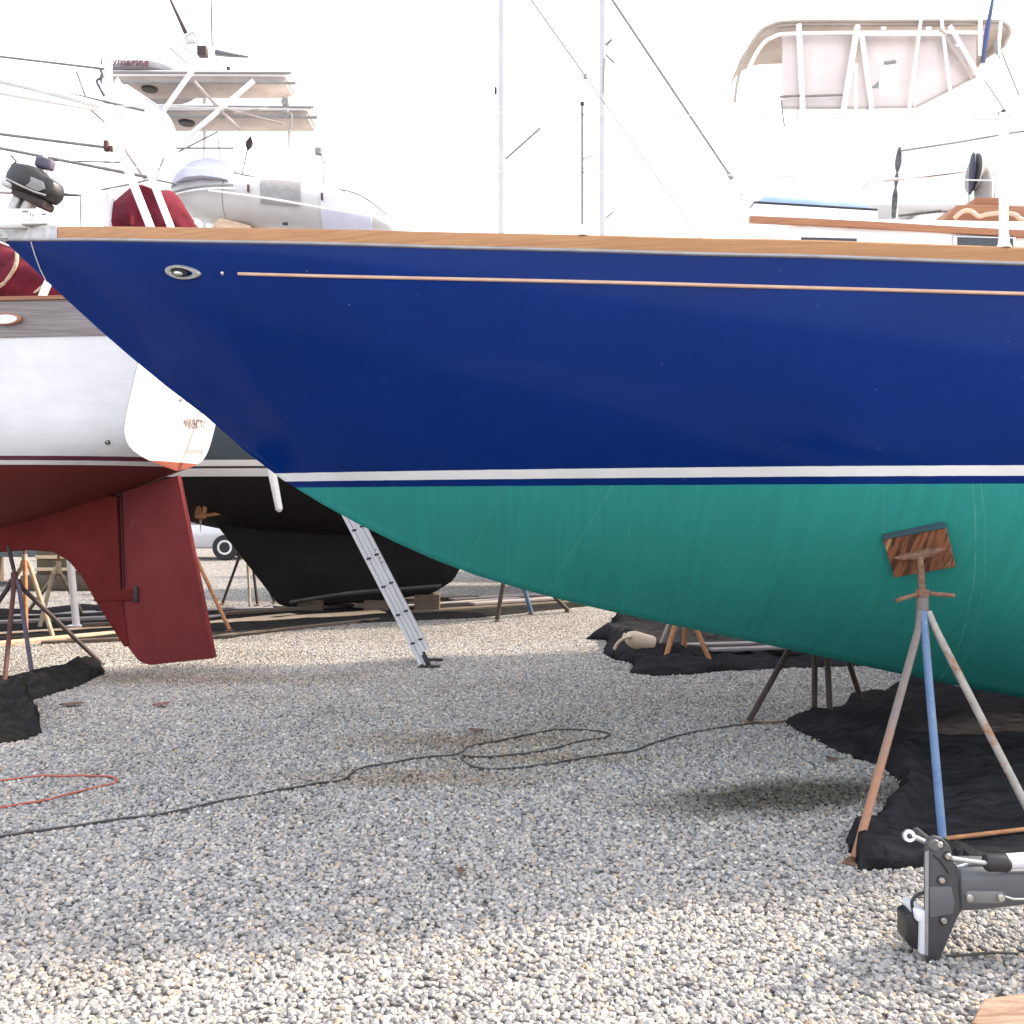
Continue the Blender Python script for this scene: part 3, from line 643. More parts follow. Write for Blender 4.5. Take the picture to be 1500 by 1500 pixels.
# skeg, rudder and fin keel
def RP(a, z, y=0): return frR(-a, y, z)
skeg = [(-.43, 1.66), (-.39, .84), (-.31, .26), (-.36, .24), (-.67, .69), (-.80, .90), (-.935, 1.04), (-1.1, 1.125), (-1.35, 1.14), (-1.9, 1.10), (-2.2, 1.3), (-1.1, 1.62)]
REDM = mk('red_bottom_paint', (.135, .020, .019), (.10, .015, .015), 3, (1, 1, .6), rough=.85, spec=.08, bmp=.15, bscale=12, dirt=((.085, .022, .02), 2.6, .63))
REDR = mk('red_rudder_paint', (.175, .034, .036), (.135, .026, .028), 2.2, (1, 1, .6), rough=.8, spec=.08, bmp=.12, bscale=12, dirt=((.22, .062, .062), 5, .60))
def blade(poly, th, name, mat, par, bev=.02):
    return MB().prism([RP(a, z, th/2) for a, z in poly], nS*-th, bev).build(name, mat, par, 40)
blade(skeg, .11, 'skeg', REDM, red, .025)
rud = blade([(.175, 1.845), (.53, .165), (-.10, .085), (-.17, .095), (-.235, .13), (-.375, .30), (-.385, .83), (-.415, 1.69)], .075, 'rudder', REDR, red, .012)
MB().prism([RP(-.66, .755, .062), RP(-.24, .79, .062), RP(-.24, .69, .062), RP(-.66, .665, .062)], nS*-.124, .006).build('heel_bearing', REDM, rud)
MB().box(RP(-.235, .74, .058), (.035, .012, .15), None, .003).build('heel_gap', DARKV, rud)
MB().prism([RP(-.40, 1.69, .056), RP(-.388, 1.69, .056), RP(-.356, .80, .056), RP(-.368, .80, .056)], nS*-.112).build('hinge_gap', mk('gap_shadow_paint', (.05, .012, .012), (.04, .01, .01), 8, rough=.9), rud)
MB().prism([RP(-2.7, 1.4, .14), RP(-3.0, .13, .11), RP(-5.4, .13, .11), RP(-5.8, 1.2, .14)], nS*-.25, .05).build('keel', REDM, red)
block(RP(-4.1, 0)*1.0, (.5, .7, .12), -10, 'timber block carrying the red keel', DARKWOOD)
# bulwark of silvered boards, cap rail, deck
def zB(u): return zsR(u)+.29
for sgn in (1, -1):
    MB().loft([[frRk(u, sgn*(bR(u)+.012), zsR(u)-.01), frRk(u, sgn*(bR(u)+.03), zB(u)), frRk(u, sgn*(bR(u)-.03), zB(u)), frRk(u, sgn*(bR(u)-.03), zsR(u)-.01)] for u in stR[:-1]], True, True).build('bulwark', GREYWOOD, red)
    MB().loft([[frRk(u, sgn*(bR(u)+.05), zB(u)+.002), frRk(u, sgn*(bR(u)+.05), zB(u)+.035), frRk(u, sgn*(bR(u)-.06), zB(u)+.035), frRk(u, sgn*(bR(u)-.06), zB(u)+.002)] for u in stR[:-1]], True, True).build('cap_rail', TEAKD, red)
MB().loft([[frRk(u, bR(u)*t, zsR(u)+.03) for t in (1, .5, 0, -.5, -1)] for u in stR]).build('deck', WHITE, red)
MB().loft([[frR(rakeR(0, y, 3.01)-.03+dx, y, z) for (dx, z) in ((0, 3.0), (-.075, 3.31), (.0, 3.31), (.05, 3.0))] for y in [.8*(1-i/6) for i in range(13)]], True, True).build('stern_board', GREYWOOD, red)
# closed chock opening in the bulwark
pc = W(10, 472, 8.42); u0 = (pc-K).dot(dF); pcs = frRk(u0, bR(u0)+.026, pc.z)
ch = oval(MB(), pcs, nS, .16, .052, [(1, -.01), (1, .012), (.8, .018), (.78, -.01)], 28).build('chock', TEAKD, red)
oval(MB(), pcs+Vector((0, 0, 0)), nS, .125, .040, [(1, -.004), (1, .010), (.5, .012)], 24).build('chock_opening', WHITE, ch)
# canvas: cockpit tent and furled bundle above it
def bundle(path, rad, name, mat, par, n=22, amp=.05, flat=1.0):
    rws = []
    pts = smooth_line(path, 7)
    for i, p in enumerate(pts):
        t = i/(len(pts)-1)*(len(rad)-1); k = min(int(t), len(rad)-2); r = rad[k]+(rad[k+1]-rad[k])*(t-k)
        d = (pts[min(i+1, len(pts)-1)]-pts[max(i-1, 0)]).normalized(); up = Vector((0, 0, 1)); up = (up-d*up.dot(d)).normalized(); sd = d.cross(up)
        row = []
        for j in range(n):
            a = 2*math.pi*j/n; q = up*math.cos(a)+sd*math.sin(a)*flat
            rr = r*(1+amp*4*(noise.noise(Vector((p.x*2.2, math.cos(a)*1.2, math.sin(a)*1.2+i*.07))))+amp*1.5*noise.noise(Vector((p.x*9, math.cos(a)*4, math.sin(a)*4))))
            row.append(p+q*rr)
        rws.append(row)
    return MB().loft(rws, True, True).build(name, mat, par, 60)
bundle([W(-260, 410, 9.3), W(-90, 405, 9.2), W(10, 412, 9.1), W(90, 425, 9.0), W(150, 445, 9.0)], [.34, .34, .33, .30, .2], 'cockpit_canvas', REDCANVAS, red, amp=.08, flat=1.3)
bundle([W(170, 348, 9.3), W(190, 325, 9.3), W(215, 318, 9.3), W(245, 328, 9.3), W(286, 350, 9.3)], [.05, .22, .285, .24, .06], 'sail_bundle', REDCANVAS, red, amp=.17)
bundle([W(240, 350, 9.6), W(270, 345, 9.6), W(296, 355, 9.6)], [.12, .18, .05], 'sail_bundle', REDCANVAS, red, amp=.17)
MB().tube(smooth_line([W(24, 362, 8.62), W(24, 385, 8.55), W(12, 408, 8.58), W(-4, 421, 8.62), W(-30, 430, 8.7)], 6), .017, 8).build('canvas_rope', CREAMROPE, red)
MB().tube(smooth_line([W(70, 412, 8.6), W(55, 425, 8.6), W(42, 433, 8.62), W(28, 444, 8.65)], 6), .012, 8).build('canvas_rope', CREAMROPE, red)
T([W(72, 410, 8.55), W(56, 448, 8.5)], .034, 'rail_post', WPAINT, red, 10)
MB().box(W(59, 455, 8.42), (.16, .03, .10), None, .01).build('post_lashing', PADW, red)
T([frRk(1.0, .2, 2.9), W(205, 335, 9.35)+Vector((0, 0, -.1))], .05, 'gallows_post', WPAINT, red, 10)
# mizzen mast, boom and wires
mz = W(160, 400, 9.2); 
MB().tube([Vector((mz.x, 9.2, 2.95)), W(160, 250, 9.2), W(152, -180, 9.2)], [.05, .048, .04], 14).build('mizzen_mast', WPAINT, red)
for k, (p0, p1, y, r) in enumerate([((-260, 52), (153, 101), 9.1, .011), ((-240, 60), (212, 162), 8.9, .012), ((-240, 166), (156, 216), 8.8, .014), ((-240, 170), (230, 262), 8.7, .014), ((70, 235), (182, 238), 8.75, .007)]):
    T([W(p0[0], p0[1], y), W(p1[0], p1[1], y)], r, 'rigging_wire', GREYROPE, red, 8)
T([W(112, 105, 9.1), W(132, 160, 9.05), W(168, 192, 9.0), W(180, 215, 8.95), W(212, 262, 8.9)], .010, 'tube_shade_line', GREYROPE, red, 6)  # dark line drawn in for the shaded sides of bright pulpit tubes
T(smooth_line([W(146, 100, 9.1), W(150, 112, 9.1), W(142, 118, 9.1), W(146, 128, 9.1), W(152, 140, 9.1)], 4), .012, 'halyard_tail', DARKROPE, red, 6)
MB().box(W(156, 214, 8.8), (.04, .05, .09), None, .008).box(W(163, 218, 8.8), (.035, .04, .05), None, .008).build('boom_fitting', MAROONLEG, red)
T([W(148, 278, 9), W(200, 268, 9), W(222, 262, 9), W(260, 270, 9)], .007, 'guy_line', GREYROPE, red, 6)
T([W(240, 232, 9), W(232, 250, 9)], .006, 'guy_line', GREYROPE, red, 6)
# rail carrying the outboard
rp0, rp1 = W(-40, 300, 8.62), W(120, 306, 8.55)
for p in (rp0, rp1): T([Vector((p.x, p.y, 3.2)), p+Vector((0, 0, .12))], .016, 'stern_rail_post', STEEL, red, 8)
T([rp0+Vector((0, 0, .12)), rp1+Vector((0, 0, .12))], .015, 'stern_rail', STEEL, red, 8)
# ---------------------------------------------------------------- black outboard on that rail
ob = thing('outboard_motor', 'small black outboard motor with grey side panel clamped above the blue bow', 'outboard motor', (W(55, 300, 8.5).x, 8.5, W(55, 330, 8.5).z))
def obp(px, py, y=8.5): return W(px, py, y)
cen = obp(52, 273, 8.42)
rot = Matrix.Rotation(R(24), 3, 'Y')
bmc = bmesh.new(); bmesh.ops.create_cube(bmc, size=1)
bmesh.ops.subdivide_edges(bmc, edges=bmc.edges[:], cuts=5, use_grid_fill=True)
for v in bmc.verts:
    x, y, z = v.co*2; sph = Vector((x, y, z)).normalized()
    k = max(abs(x), abs(y), abs(z)); q = Vector((x, y, z)).lerp(sph*1.22, .62)
    nose_t = .82+.22*max(min((-x+.4), 1), 0)*.5 if x > 0 else 1-.12*max(-x-.3, 0)
    v.co = Vector((q.x*.215, q.y*.15*nose_t, q.z*(.135 if z > 0 else .105)*nose_t))
bmesh.ops.transform(bmc, matrix=Matrix.Translation(cen) @ rot.to_4x4(), verts=bmc.verts)
MB().bm(bmc).build('cowling', BLACK, ob, 50)
def ol(x, y, z): return cen+rot @ Vector((x, y, z))
MB().prism([ol(-.02, -.152, .045), ol(.13, -.143, .045), ol(.165, -.138, .0), ol(.12, -.145, -.045), ol(.0, -.152, -.045), ol(-.04, -.152, 0)], rot @ Vector((0, -.008, 0)), .004).build('side_panel', GREYPATCH, ob)
MB().tube([ol(-.2, -.12, -.05), ol(-.05, -.16, -.06), ol(.1, -.155, -.06), ol(.18, -.12, -.045)], .008, 6).build('trim_line', CAST, ob)
MB().box(ol(.03, 0, -.115), (.30, .2, .07), rot, .02).build('lower_pan', DARKLEG, ob)
MB().box(ol(-.16, -.08, -.09), (.10, .10, .05), rot, .012).build('tiller_bracket', CAST, ob)
MB().tube([ol(.02, 0, -.12), ol(-.01, .0, -.45)], [.06, .045], 12).build('leg', CAST, ob)
MB().box(ol(-.08, .02, -.24), (.07, .17, .2), rot, .012).build('clamp_bracket', CAST, ob)
MB().tube([ol(-.23, -.05, .07), ol(-.20, -.06, .12), ol(-.26, -.06, .15)], .008, 6).build('pull_handle', BLACK, ob)
MB().lathe([(.0, -.09), (.045, -.06), (.05, 0), (.035, .1), (0, .14)], ol(-.03, 0, -.5), (-1, 0, .3), 14).build('gearcase', CAST, ob)
rag = MB().box(obp(66, 240, 8.5), (.15, .1, .10), Matrix.Rotation(R(14), 3, 'Y'), .03, 3).build('tied_rag', PURPLELEG, red)
MB().tube([obp(66, 228, 8.5), obp(72, 262, 8.5), obp(66, 290, 8.52)], .02, 8).build('rail_fitting', WPAINT, red)

# ================================================================ BLACK BOTTOM BOAT
blk = thing('sailboat', 'dark slate boat with white stripes and black full keel on blocks behind the ladder', 'sailboat', (-1.5, 14.5, 0))
X0, YK = -6.4, 14.5
def frK(u, y, z): return Vector((X0+u, YK-y, z))
bK = pchip([0, .6, 1.5, 3, 5, 7, 8.6, 9.8], [.75, .98, 1.18, 1.32, 1.32, 1.05, .55, .03])
zsK = pchip([0, 4, 7, 9.8], [3.1, 3.0, 3.15, 3.5])
zkK = pchip([0, 1, 2.3, 3.5, 5.5, 7.2, 8.6, 9.8], [1.95, 1.52, 1.17, 1.05, 1.0, 1.1, 1.8, 3.4])
qK = pchip([0, 3, 6, 9.8], [2.6, 2.9, 2.6, 1.3])
HK = bands('slate_and_black_hull', [(-9, (.0115, .0105, .0103)), (1.945, (.84, .84, .84)), (2.052, (.05, .05, .055)), (2.083, (.84, .84, .84)), (2.165, SLATE)], streak=.25, rough=.35, spec=.3)
stK = [0, .15, .4]+[.7+.4*i for i in range(22)]+[9.5, 9.8]
rk = hull_rows(stK, frK, bK, zsK, zkK, qK, 24)
mbk = MB().loft(rk); mbk.f.append(list(range(len(rk[0])))); mbk.build('hull', HK, blk, 50)
BLKP = mk('black_bottom_paint', (.0125, .0122, .0125), (.0175, .017, .0165), 3, rough=.85, spec=.1, bmp=.15)
kp = [(320, 768), (410, 884), (425, 888), (560, 880), (635, 868), (664, 850), (690, 805), (702, 765)]
kpw = [W(a, b_, 14.5) for a, b_ in kp]
MB().prism([p+Vector((0, -.16, 0)) for p in kpw]+[Vector((kpw[-1].x, 14.34, 1.6)), Vector((kpw[0].x, 14.34, 1.6))], (0, .32, 0), .05).build('keel', BLKP, blk, 40)
MB().loft([[p+Vector((0, -.17, .0)), p+Vector((0, -.19, .03)), p+Vector((0, -.17, .06))] for p in smooth_line([W(428, 884, 14.3), W(520, 870, 14.3), W(600, 864, 14.3), W(648, 860, 14.3)], 6)]).build('keel_seam', mk('scuffed_seam', (.05, .05, .05), (.03, .03, .03), 12, rough=.7), blk)
MB().loft([[frK(u, bK(u)*t, zsK(u)) for t in (1, .5, 0, -.5, -1)] for u in stK]).build('deck', WHITE, blk)
# bronze propeller under the counter
pr = W(294, 756, 14.0)
mbp = MB().lathe([(.0, -.09), (.04, -.06), (.045, .05), (.03, .08)], pr, (1, 0, 0), 14)
for k in range(3):
    a = k*2.094+.5; d = Vector((0, math.cos(a), math.sin(a))); e = Vector((0, -math.sin(a), math.cos(a)))
    mbp.loft([[pr+d*.03+e*-.02+Vector((.03, 0, 0)), pr+d*.03+e*.02-Vector((.03, 0, 0))], [pr+d*.12+e*-.075+Vector((.03, 0, 0)), pr+d*.12+e*.075-Vector((.035, 0, 0))], [pr+d*.2+e*-.05+Vector((.02, 0, 0)), pr+d*.2+e*.05-Vector((.02, 0, 0))], [pr+d*.23+e*-.01, pr+d*.23+e*.01]])
mbp.build('propeller', RUSTO, blk)
T([pr, W(352, 748, 14.2)], .025, 'prop_shaft', RUSTO, blk)
T([pr+Vector((.05, 0, 0)), pr+Vector((.08, 0, .30))], .03, 'shaft_strut', RUSTO, blk)
# hanging pole by the bow of the blue boat
fpole = MB().tube([W(398, 672, 12.9), W(399, 694, 12.9), W(409, 746, 12.9), W(409.5, 750, 12.9)], [.05, .055, .047, .02], 14).build('fender', WPAINT, None)
tag(fpole, 'slim white fender hanging against the dark hull left of the ladder', 'fender')
# superstructure above: stacked hardtops, radome, aerials and struts (pilot house of the dark boat)
ph = []
MB().box(Vector((-3.35, 14.3, 4.0)), (4.7, 1.9, 2.05), None, .12, 3).build('pilot_house', WHITE, blk)
def slab(pxl, pxr, pyt, pyb, Y, dep, name, mat):
    a, b_ = W(pxl, pyt, Y), W(pxr, pyb, Y)
    c = (a+b_)/2
    return MB().box(Vector((c.x, Y+dep/2, c.z)), (b_.x-a.x, dep, abs(a.z-b_.z)), None, .02, 2).build(name, mat, blk)
Yh = 13.3
def hardtop(l, r, yt, yb, name, under_shift):
    # slab whose beige headliner shows from below
    top = slab(l, r, yt, yt+9, Yh, .62, name, WHITE)
    a = W(l+8, yt+9, Yh+.05); b_ = W(r-6, yt+9, Yh+.05)
    MB().box(Vector(((a.x+b_.x)/2, Yh+.31, a.z-.05)), (b_.x-a.x, .54, .09), None, .015, 2).build('headliner', BEIGE, top)
    T([Vector((a.x, Yh-.012, a.z+.02)), Vector((b_.x+.1, Yh-.012, a.z+.012))], .016, 'edge_gutter', GREYPATCH, top, 6)
    T([Vector((a.x+.2, Yh+.012, a.z-.10)), Vector((b_.x+.15, Yh+.012, a.z-.115))], .02, 'edge_gutter', GREYPATCH, top, 6)
    MB().lathe([(.11, 0), (.10, -.03), (.0, -.035)], Vector((a.x+.5, Yh+.22, a.z-.10)), (0, 0, 1), 16).build('speaker', BLACK, top)
    return top
ht1 = hardtop(150, 424, 102, 108, 'hardtop', 0)
ht2 = hardtop(205, 456, 152, 158, 'hardtop', 0)
for (p, q, r) in [((282, 103), (238, 165), .033), ((372, 118), (270, 205), .033), ((285, 120), (320, 158), .022), ((318, 157), (352, 190), .022), ((318, 156), (416, 182), .016), ((343, 166), (392, 157), .012)]:
    T([W(p[0], p[1], 13.15), W(q[0], q[1], 13.15)], r, 'truss_strut', WPAINT if r > .03 else BEIGE, blk, 10)
for px in (165, 300, 424): T([W(px, 118, 13.8), Vector((W(px, 112, 13.8).x, 13.8, 4.9))], .03, 'hardtop_post', WPAINT, blk, 10)
rd = W(208, 98, 13.6)
dome = MB().lathe([(.62, 0), (.66, .03), (.64, .08), (.52, .17), (.35, .225), (.15, .25), (0, .255)], Vector((rd.x, 13.9, W(208, 102, 13.3).z)), (0, 0, 1), 36).build('radome', mk('radome_grey', (.19, .18, .19), (.22, .21, .22), 3, rough=.5), blk)
zt = W(208, 92, 13.28).z
lettering('Raymarine', .155, W(146, 94, 13.24), (1, 0, -.03), (0, .25, 1), REDTXT, 'radome_lettering', dome, .006)
T([W(272, 48, 13.6), W(247, -6, 13.6), W(200, -110, 13.6)], [.03, .014, .01], 'aerial', DARKLEG, blk, 8)
T([W(311, 68, 13.7), W(309, -20, 13.7), W(306, -160, 13.7)], [.013, .012, .01], 'aerial', GREYP, blk, 8)
MB().box(W(297, 76, 13.5), (.13, .12, .13), None, .015).build('deck_light', DARKLEG, blk)
MB().tube([W(316, 77, 13.5), W(340, 81, 13.5), W(364, 83.5, 13.5)], [.045, .03, .012], 10).build('horn', GREYP, blk)
MB().tube(smooth_line([W(270, 56, 13.5), W(282, 48, 13.5), W(290, 56, 13.5), W(289, 68, 13.5)], 4), .02, 8).box(W(279, 61, 13.5), (.13, .08, .05), None, .01).build('gps_mount', PVC, blk)
MB().tube([W(250, 70, 13.5), W(281, 98, 13.5), W(278, 100, 13.5)], .02, 8).tube([W(256, 58, 13.5), W(282, 80, 13.5)], .012, 6).box(W(279, 97, 13.5), (.05, .06, .06), None, .01).build('hailer_bracket', STEEL, blk)
MB().box(Vector((rd.x+.85, 14.0, W(300, 104, 13.6).z)), (.5, .4, .3), None, .05).build('aerial_pod', WHITE, blk)
MB().lathe([(.03, 0), (.03, .05), (0, .06)], W(335, 104, 13.4), (0, 0, 1), 12).build('mast_light', BLACK, blk)
# white wind screen cloth at the left of the hardtops
MB().prism([W(172, 112, 13.05), W(176, 120, 13.05), W(238, 160, 13.05), W(256, 188, 13.05), W(258, 212, 13.05), W(240, 350, 13.05), W(160, 350, 13.05), W(160, 130, 13.05)], (0, .03, 0), .006).build('wind_screen', WHITE, blk)
T(smooth_line([W(184, 124, 13.02), W(238, 161, 13.02), W(256, 190, 13.02), W(257.5, 213, 13.02)], 5), .012, 'screen_piping', PALE, blk, 6)
# stern rail with uprights
for px in (284, 297, 309, 321): T([W(px, 218, 13.5), W(px, 350, 13.5)], .009, 'rail_upright', GREYROPE if px == 321 else PALE, blk, 6)
T([W(258, 217, 13.2), W(342, 217, 13.2)], .012, 'hand_rail', GREYROPE, blk, 6)
T([W(262, 222, 13.2), W(319, 193, 13.2), W(321, 218, 13.2)], .011, 'rail_brace', GREYROPE, blk, 6)
T([W(352, 190, 13.2), W(345, 218, 13.2)], .010, 'rail_brace', PALE, blk, 6)
fh = T([W(335, 345, 13.6), W(354, 258, 13.6), W(364, 212, 13.6)], .010, 'fishing_rod', GREYROPE, blk, 6)
MB().lathe([(.0, -.10), (.045, -.03), (.05, .02), (.0, .12)], W(365, 211, 13.6), (.2, 0, 1), 12).build('rod_reel', DARKLEG, fh)
rl = [W(416, 142, 13.1), W(418, 160, 13.1), W(427, 168, 13.1), W(425, 186, 13.1)]
MB().tube(smooth_line(rl, 4), .013, 8).lathe([(.05, -.04), (.05, .04)], W(418, 150, 13.1), (0, 1, 0), 12).lathe([(.04, -.04), (.04, .04)], W(418, 163, 13.1), (0, 1, 0), 12).build('hanging_block', GREYPATCH, blk)
MB().tube([W(466, 218, 13.1), W(473, 235, 13.1), W(474, 268, 13.1)], .009, 6).tube([W(473, 235, 13.1), W(488, 262, 13.1)], .007, 6).lathe([(.05, -.05), (.055, .02), (.02, .06)], W(467, 221, 13.1), (0, 0, 1), 12).build('rod_holder', GREYPATCH, blk)

# ================================================================ WHITE INFLATABLE with lilac cover, lying on the dark boat's deck
inf = thing('inflatable_dinghy', 'white inflatable dinghy with pale lilac cover and grey patch lying beyond the teak rail', 'dinghy', (W(410, 330, 13.6).x, 13.6, 5.03))
Yd = 13.1
prof = [(246, 285, 2), (256, 287, 15), (275, 290, 26), (300, 293, 33), (330, 296, 37), (345, 297, 38), (360, 298, 38), (420, 303, 37), (470, 309, 36), (510, 316, 32), (545, 324, 24), (570, 332, 14), (584, 338, 3)]
rws = []
for px, py, r in prof:
    c = W(px, py, Yd+.5); rr = r/F*(Yd+.5)
    rws.append([c+Vector((0, math.cos(2*math.pi*k/28)*rr*1.15, math.sin(2*math.pi*k/28)*rr)) for k in range(28)])
MB().loft(rws, True, True).build('tube', PVC, inf, 60)
rws = []
for px, py, r in [(250, 280, 8), (262, 276, 20), (285, 272, 33), (310, 272, 38), (335, 275, 37), (346, 277, 36)]:
    c = W(px, py, Yd+.5); rr = r/F*(Yd+.5)
    rws.append([c+Vector((0, math.cos(math.pi*k/16)*rr*1.22, max(math.sin(math.pi*k/16), .0)*rr+.015*noise.noise(Vector((px*.1, k*.5, 0))))) for k in range(17)])
MB().loft(rws, True, True).build('cover', LILAC, inf, 60)
rws = []
for px, py, r in [(478, 312, 36.5), (488, 313, 36.5), (505, 316, 34.5), (530, 321, 29), (548, 326, 24)]:
    c = W(px, py, Yd+.5); rr = r/F*(Yd+.5)*1.02
    rws.append([c+Vector((0, math.cos(2*math.pi*k/24)*rr*1.16, math.sin(2*math.pi*k/24)*rr*(1+.02*noise.noise(Vector((px*.05, k*.6, 3)))))) for k in range(24)])
MB().loft(rws, True, True).build('bow_cover', LILAC, inf, 60)
ys = Yd+.5-.43
MB().tube([W(338, 296, Yd+.5)+Vector((.012*math.sin(R(a)), -1.15*math.cos(R(a)), math.sin(R(a))))*(37/F*(Yd+.5)*1.01) for a in range(-80, 90, 10)], .008, 6).build('tube_seam', GREYPATCH, inf)
MB().tube(smooth_line([W(247, 284, ys+.28), W(275, 276, ys+.08), W(305, 272, ys), W(342, 271, ys)], 5), .014, 8).build('rub_strake', GREYPATCH, inf)
MB().tube(smooth_line([W(246, 287, ys+.28), W(275, 280, ys+.05), W(310, 276, ys-.02), W(344, 276, ys-.02)], 5), .012, 8).build('rub_strake', WHITE, inf)
rws = []
for i in range(10):
    fi = R(58-70*i/9); row = []
    for j in range(8):
        px = 388+(5 if i > 7 else i*.7)+j/7*(59-i*.4); cpy = 300+(px-350)/60*4; rr = 38/F*(Yd+.5)
        row.append(W(px, cpy, Yd+.5)+Vector((0, -1.15*math.cos(fi), math.sin(fi)))*rr*1.025)
    rws.append(row)
MB().loft(rws).build('grey_panel', GREYPATCH, inf, 60)
for px, py in ((364, 276), (472, 288)): MB().box(W(px, py, ys-.02), (.03, .05, .10), None, .01).build('grab_handle', DARKLEG, inf)
MB().box(W(418, 328, ys+.1), (.07, .05, .04), None, .01).build('drain_plug', BLACK, inf)
T(smooth_line([W(306, 279, ys-.03), W(330, 282, ys-.06), W(400, 292, ys-.06), (W(480, 306, ys-.05)), W(560, 320, ys+.1), W(585, 330, ys+.3)], 4), .014, 'lashing_rope', WHITE, inf, 6)
T(smooth_line([W(330, 250, ys+.35), W(392, 263, ys+.25), W(450, 270, ys+.25), W(480, 275, ys+.25), W(520, 283, ys+.25), W(556, 305, ys+.3), W(584, 333, ys+.5)], 4), .011, 'top_rope', GREYROPE, inf, 6)
MB().prism([W(310, 332, 13.35), W(322, 318, 13.35), W(366, 330, 13.35), W(372, 338, 13.35), W(372, 358, 13.35), W(310, 358, 13.35)], (0, .4, 0), .01).build('wooden_chock', TAN, inf)

# ================================================================ BOATS FURTHER BACK
def far_boat(label, x0, y0, Lh, beam, zs0, mast_px, mast_top, stay, name='sailboat', flip=1):
    bt = thing(name, label, 'sailboat', (x0+Lh*.4, y0, 0))
    bb = pchip([0, Lh*.1, Lh*.3, Lh*.55, Lh*.8, Lh], [.03, beam*.2, beam*.42, beam*.5, beam*.46, beam*.32])
    zz = pchip([0, Lh*.5, Lh], [zs0+.35, zs0, zs0+.05]); kk = pchip([0, Lh*.12, Lh*.4, Lh*.7, Lh], [zs0+.2, 1.4, 1.05, 1.1, 1.9]); qq = pchip([0, Lh*.5, Lh], [1.3, 2.8, 2.6])
    fr = lambda u, y, z: Vector((x0+u, y0-y, z))
    st = [Lh*i/24 for i in range(25)]
    rr = hull_rows(st, fr, bb, zz, kk, qq, 14); m = MB().loft(rr); k0 = len(m.v)-len(rr[0]); m.f.append(list(range(k0, len(m.v))))
    m.build('hull', WHITE, bt, 50)
    MB().loft([[fr(u, bb(u)*t, zz(u)) for t in (1, 0, -1)] for u in st]).build('deck', WHITE, bt)
    MB().prism([fr(Lh*.42, .12, .1), fr(Lh*.64, .12, .1), fr(Lh*.68, .12, 1.25), fr(Lh*.38, .12, 1.25)], (0, .24, 0), .03).build('keel', BLKP, bt)
    MB().box(fr(Lh*.5, 0, zs0+.2), (Lh*.36, beam*.55, .5), None, .1, 2).build('cabin', WHITE, bt)
    x = (mast_px-CX)/F*y0
    mst = MB().tube([Vector((x, y0, zs0-.1)), Vector((x, y0, mast_top))], [.075, .07], 14).build('mast', mk('pale_mast', (.43, .425, .45), (.47, .465, .48), 3, rough=.5), bt)
    return bt, x, mst, fr
c_, xc, mc, frc = far_boat('white sailboat far behind the blue hull, its pale mast with one short spreader', -3.6, 18.5, 9.8, 3.0, 2.6, 735.5, 14.5, None)
T([W(736, 237, 18.5), W(791, 188, 18.5)], .022, 'spreader', GREYROPE, mc, 8)
MB().box(W(726, 133, 18.5), (.045, .06, .13), None, .01).build('mast_step', DARKLEG, mc)
MB().box(W(737, 286, 18.5), (.05, .06, .10), None, .01).build('mast_step', DARKLEG, mc)
T([W(640, -190, 18.5), W(784, 8, 18.5), W(857, 111, 18.5)], .017, 'back_stay', mk('thin_stay', (.24, .24, .24), (.30, .30, .30), 12, rough=.6), c_, 8)
T([W(857, 111, 18.5), W(1018, 338, 18.5), frc(9.7, 0, 2.7)], .012, 'back_stay', MATS['thin_stay'], c_, 8)
MB().box(W(857, 112, 18.5), (.07, .06, .09), None, .01).build('stay_insulator', GREYPATCH, c_)
d_, xd, md, frd = far_boat('white sailboat far behind the blue hull with the grey mast nearest its thick slanting stay', -2.4, 22.5, 11.0, 3.2, 2.7, 883, 17.5, None)
for (a, b_, r) in [((880, 73), (896, 58), .03), ((884, 77), (900, 92), .022), ((878, 327), (898, 311), .02), ((882, 329), (903, 339), .012)]:
    T([W(*a, 22.5), W(*b_, 22.5)], r, 'spreader', GREYROPE, md, 8)
T([W(886, 85, 22.4), W(884, 135, 22.4)], .018, 'mast_cable', GREYROPE, md, 6)
T([W(770, -190, 22.5), W(897, 0, 22.5), W(1070, 258, 22.5)], .030, 'back_stay', GREYROPE, d_, 8)
MB().tube([W(1066, 253, 22.5), W(1073, 262, 22.5)], .06, 10).build('stay_insulator', GREYPATCH, d_)
T([W(1070, 258, 22.5), W(1090, 288, 22.5), frd(11.0, 0, 2.8)], .012, 'back_stay', PALE, d_, 8)
MB().tube([W(1087, 284, 22.5), W(1091, 297, 22.5)], .04, 8).build('turnbuckle', GREYPATCH, d_)

# ---------------------------------------------------------------- flybridge motor yacht, right
my = thing('motor_yacht', "white motor yacht with beige canvas topped flybridge rising behind the blue boat's cabin", 'motor yacht', (5.2, 10.3, 0))
fm = lambda u, y, z: Vector((1.4+u, 10.3-y, z))
bb = pchip([0, 1, 3, 6, 9.5], [.04, .75, 1.5, 1.75, 1.65]); zz = pchip([0, 4, 9.5], [3.2, 2.85, 2.7]); kk = pchip([0, 1, 2.5, 5, 9.5], [3.0, 1.4, .8, .6, .7]); qq = pchip([0, 4, 9.5], [1.3, 2.2, 3.2])
st = [9.5*i/26 for i in range(27)]
rr = hull_rows(st, fm, bb, zz, kk, qq, 16); m = MB().loft(rr); k0 = len(m.v)-len(rr[0]); m.f.append(list(range(k0, len(m.v)))); m.build('hull', WHITE, my, 50)
MB().loft([[fm(u, bb(u)*t, zz(u)) for t in (1, 0, -1)] for u in st]).build('deck', WHITE, my)
sal = MB().prism([Vector((x, 9.0, z)) for x, z in ((2.9, 2.7), (8.6, 2.7), (8.6, 4.25), (3.7, 4.25))], (0, 2.6, 0), .06).build('saloon', WHITE, my)
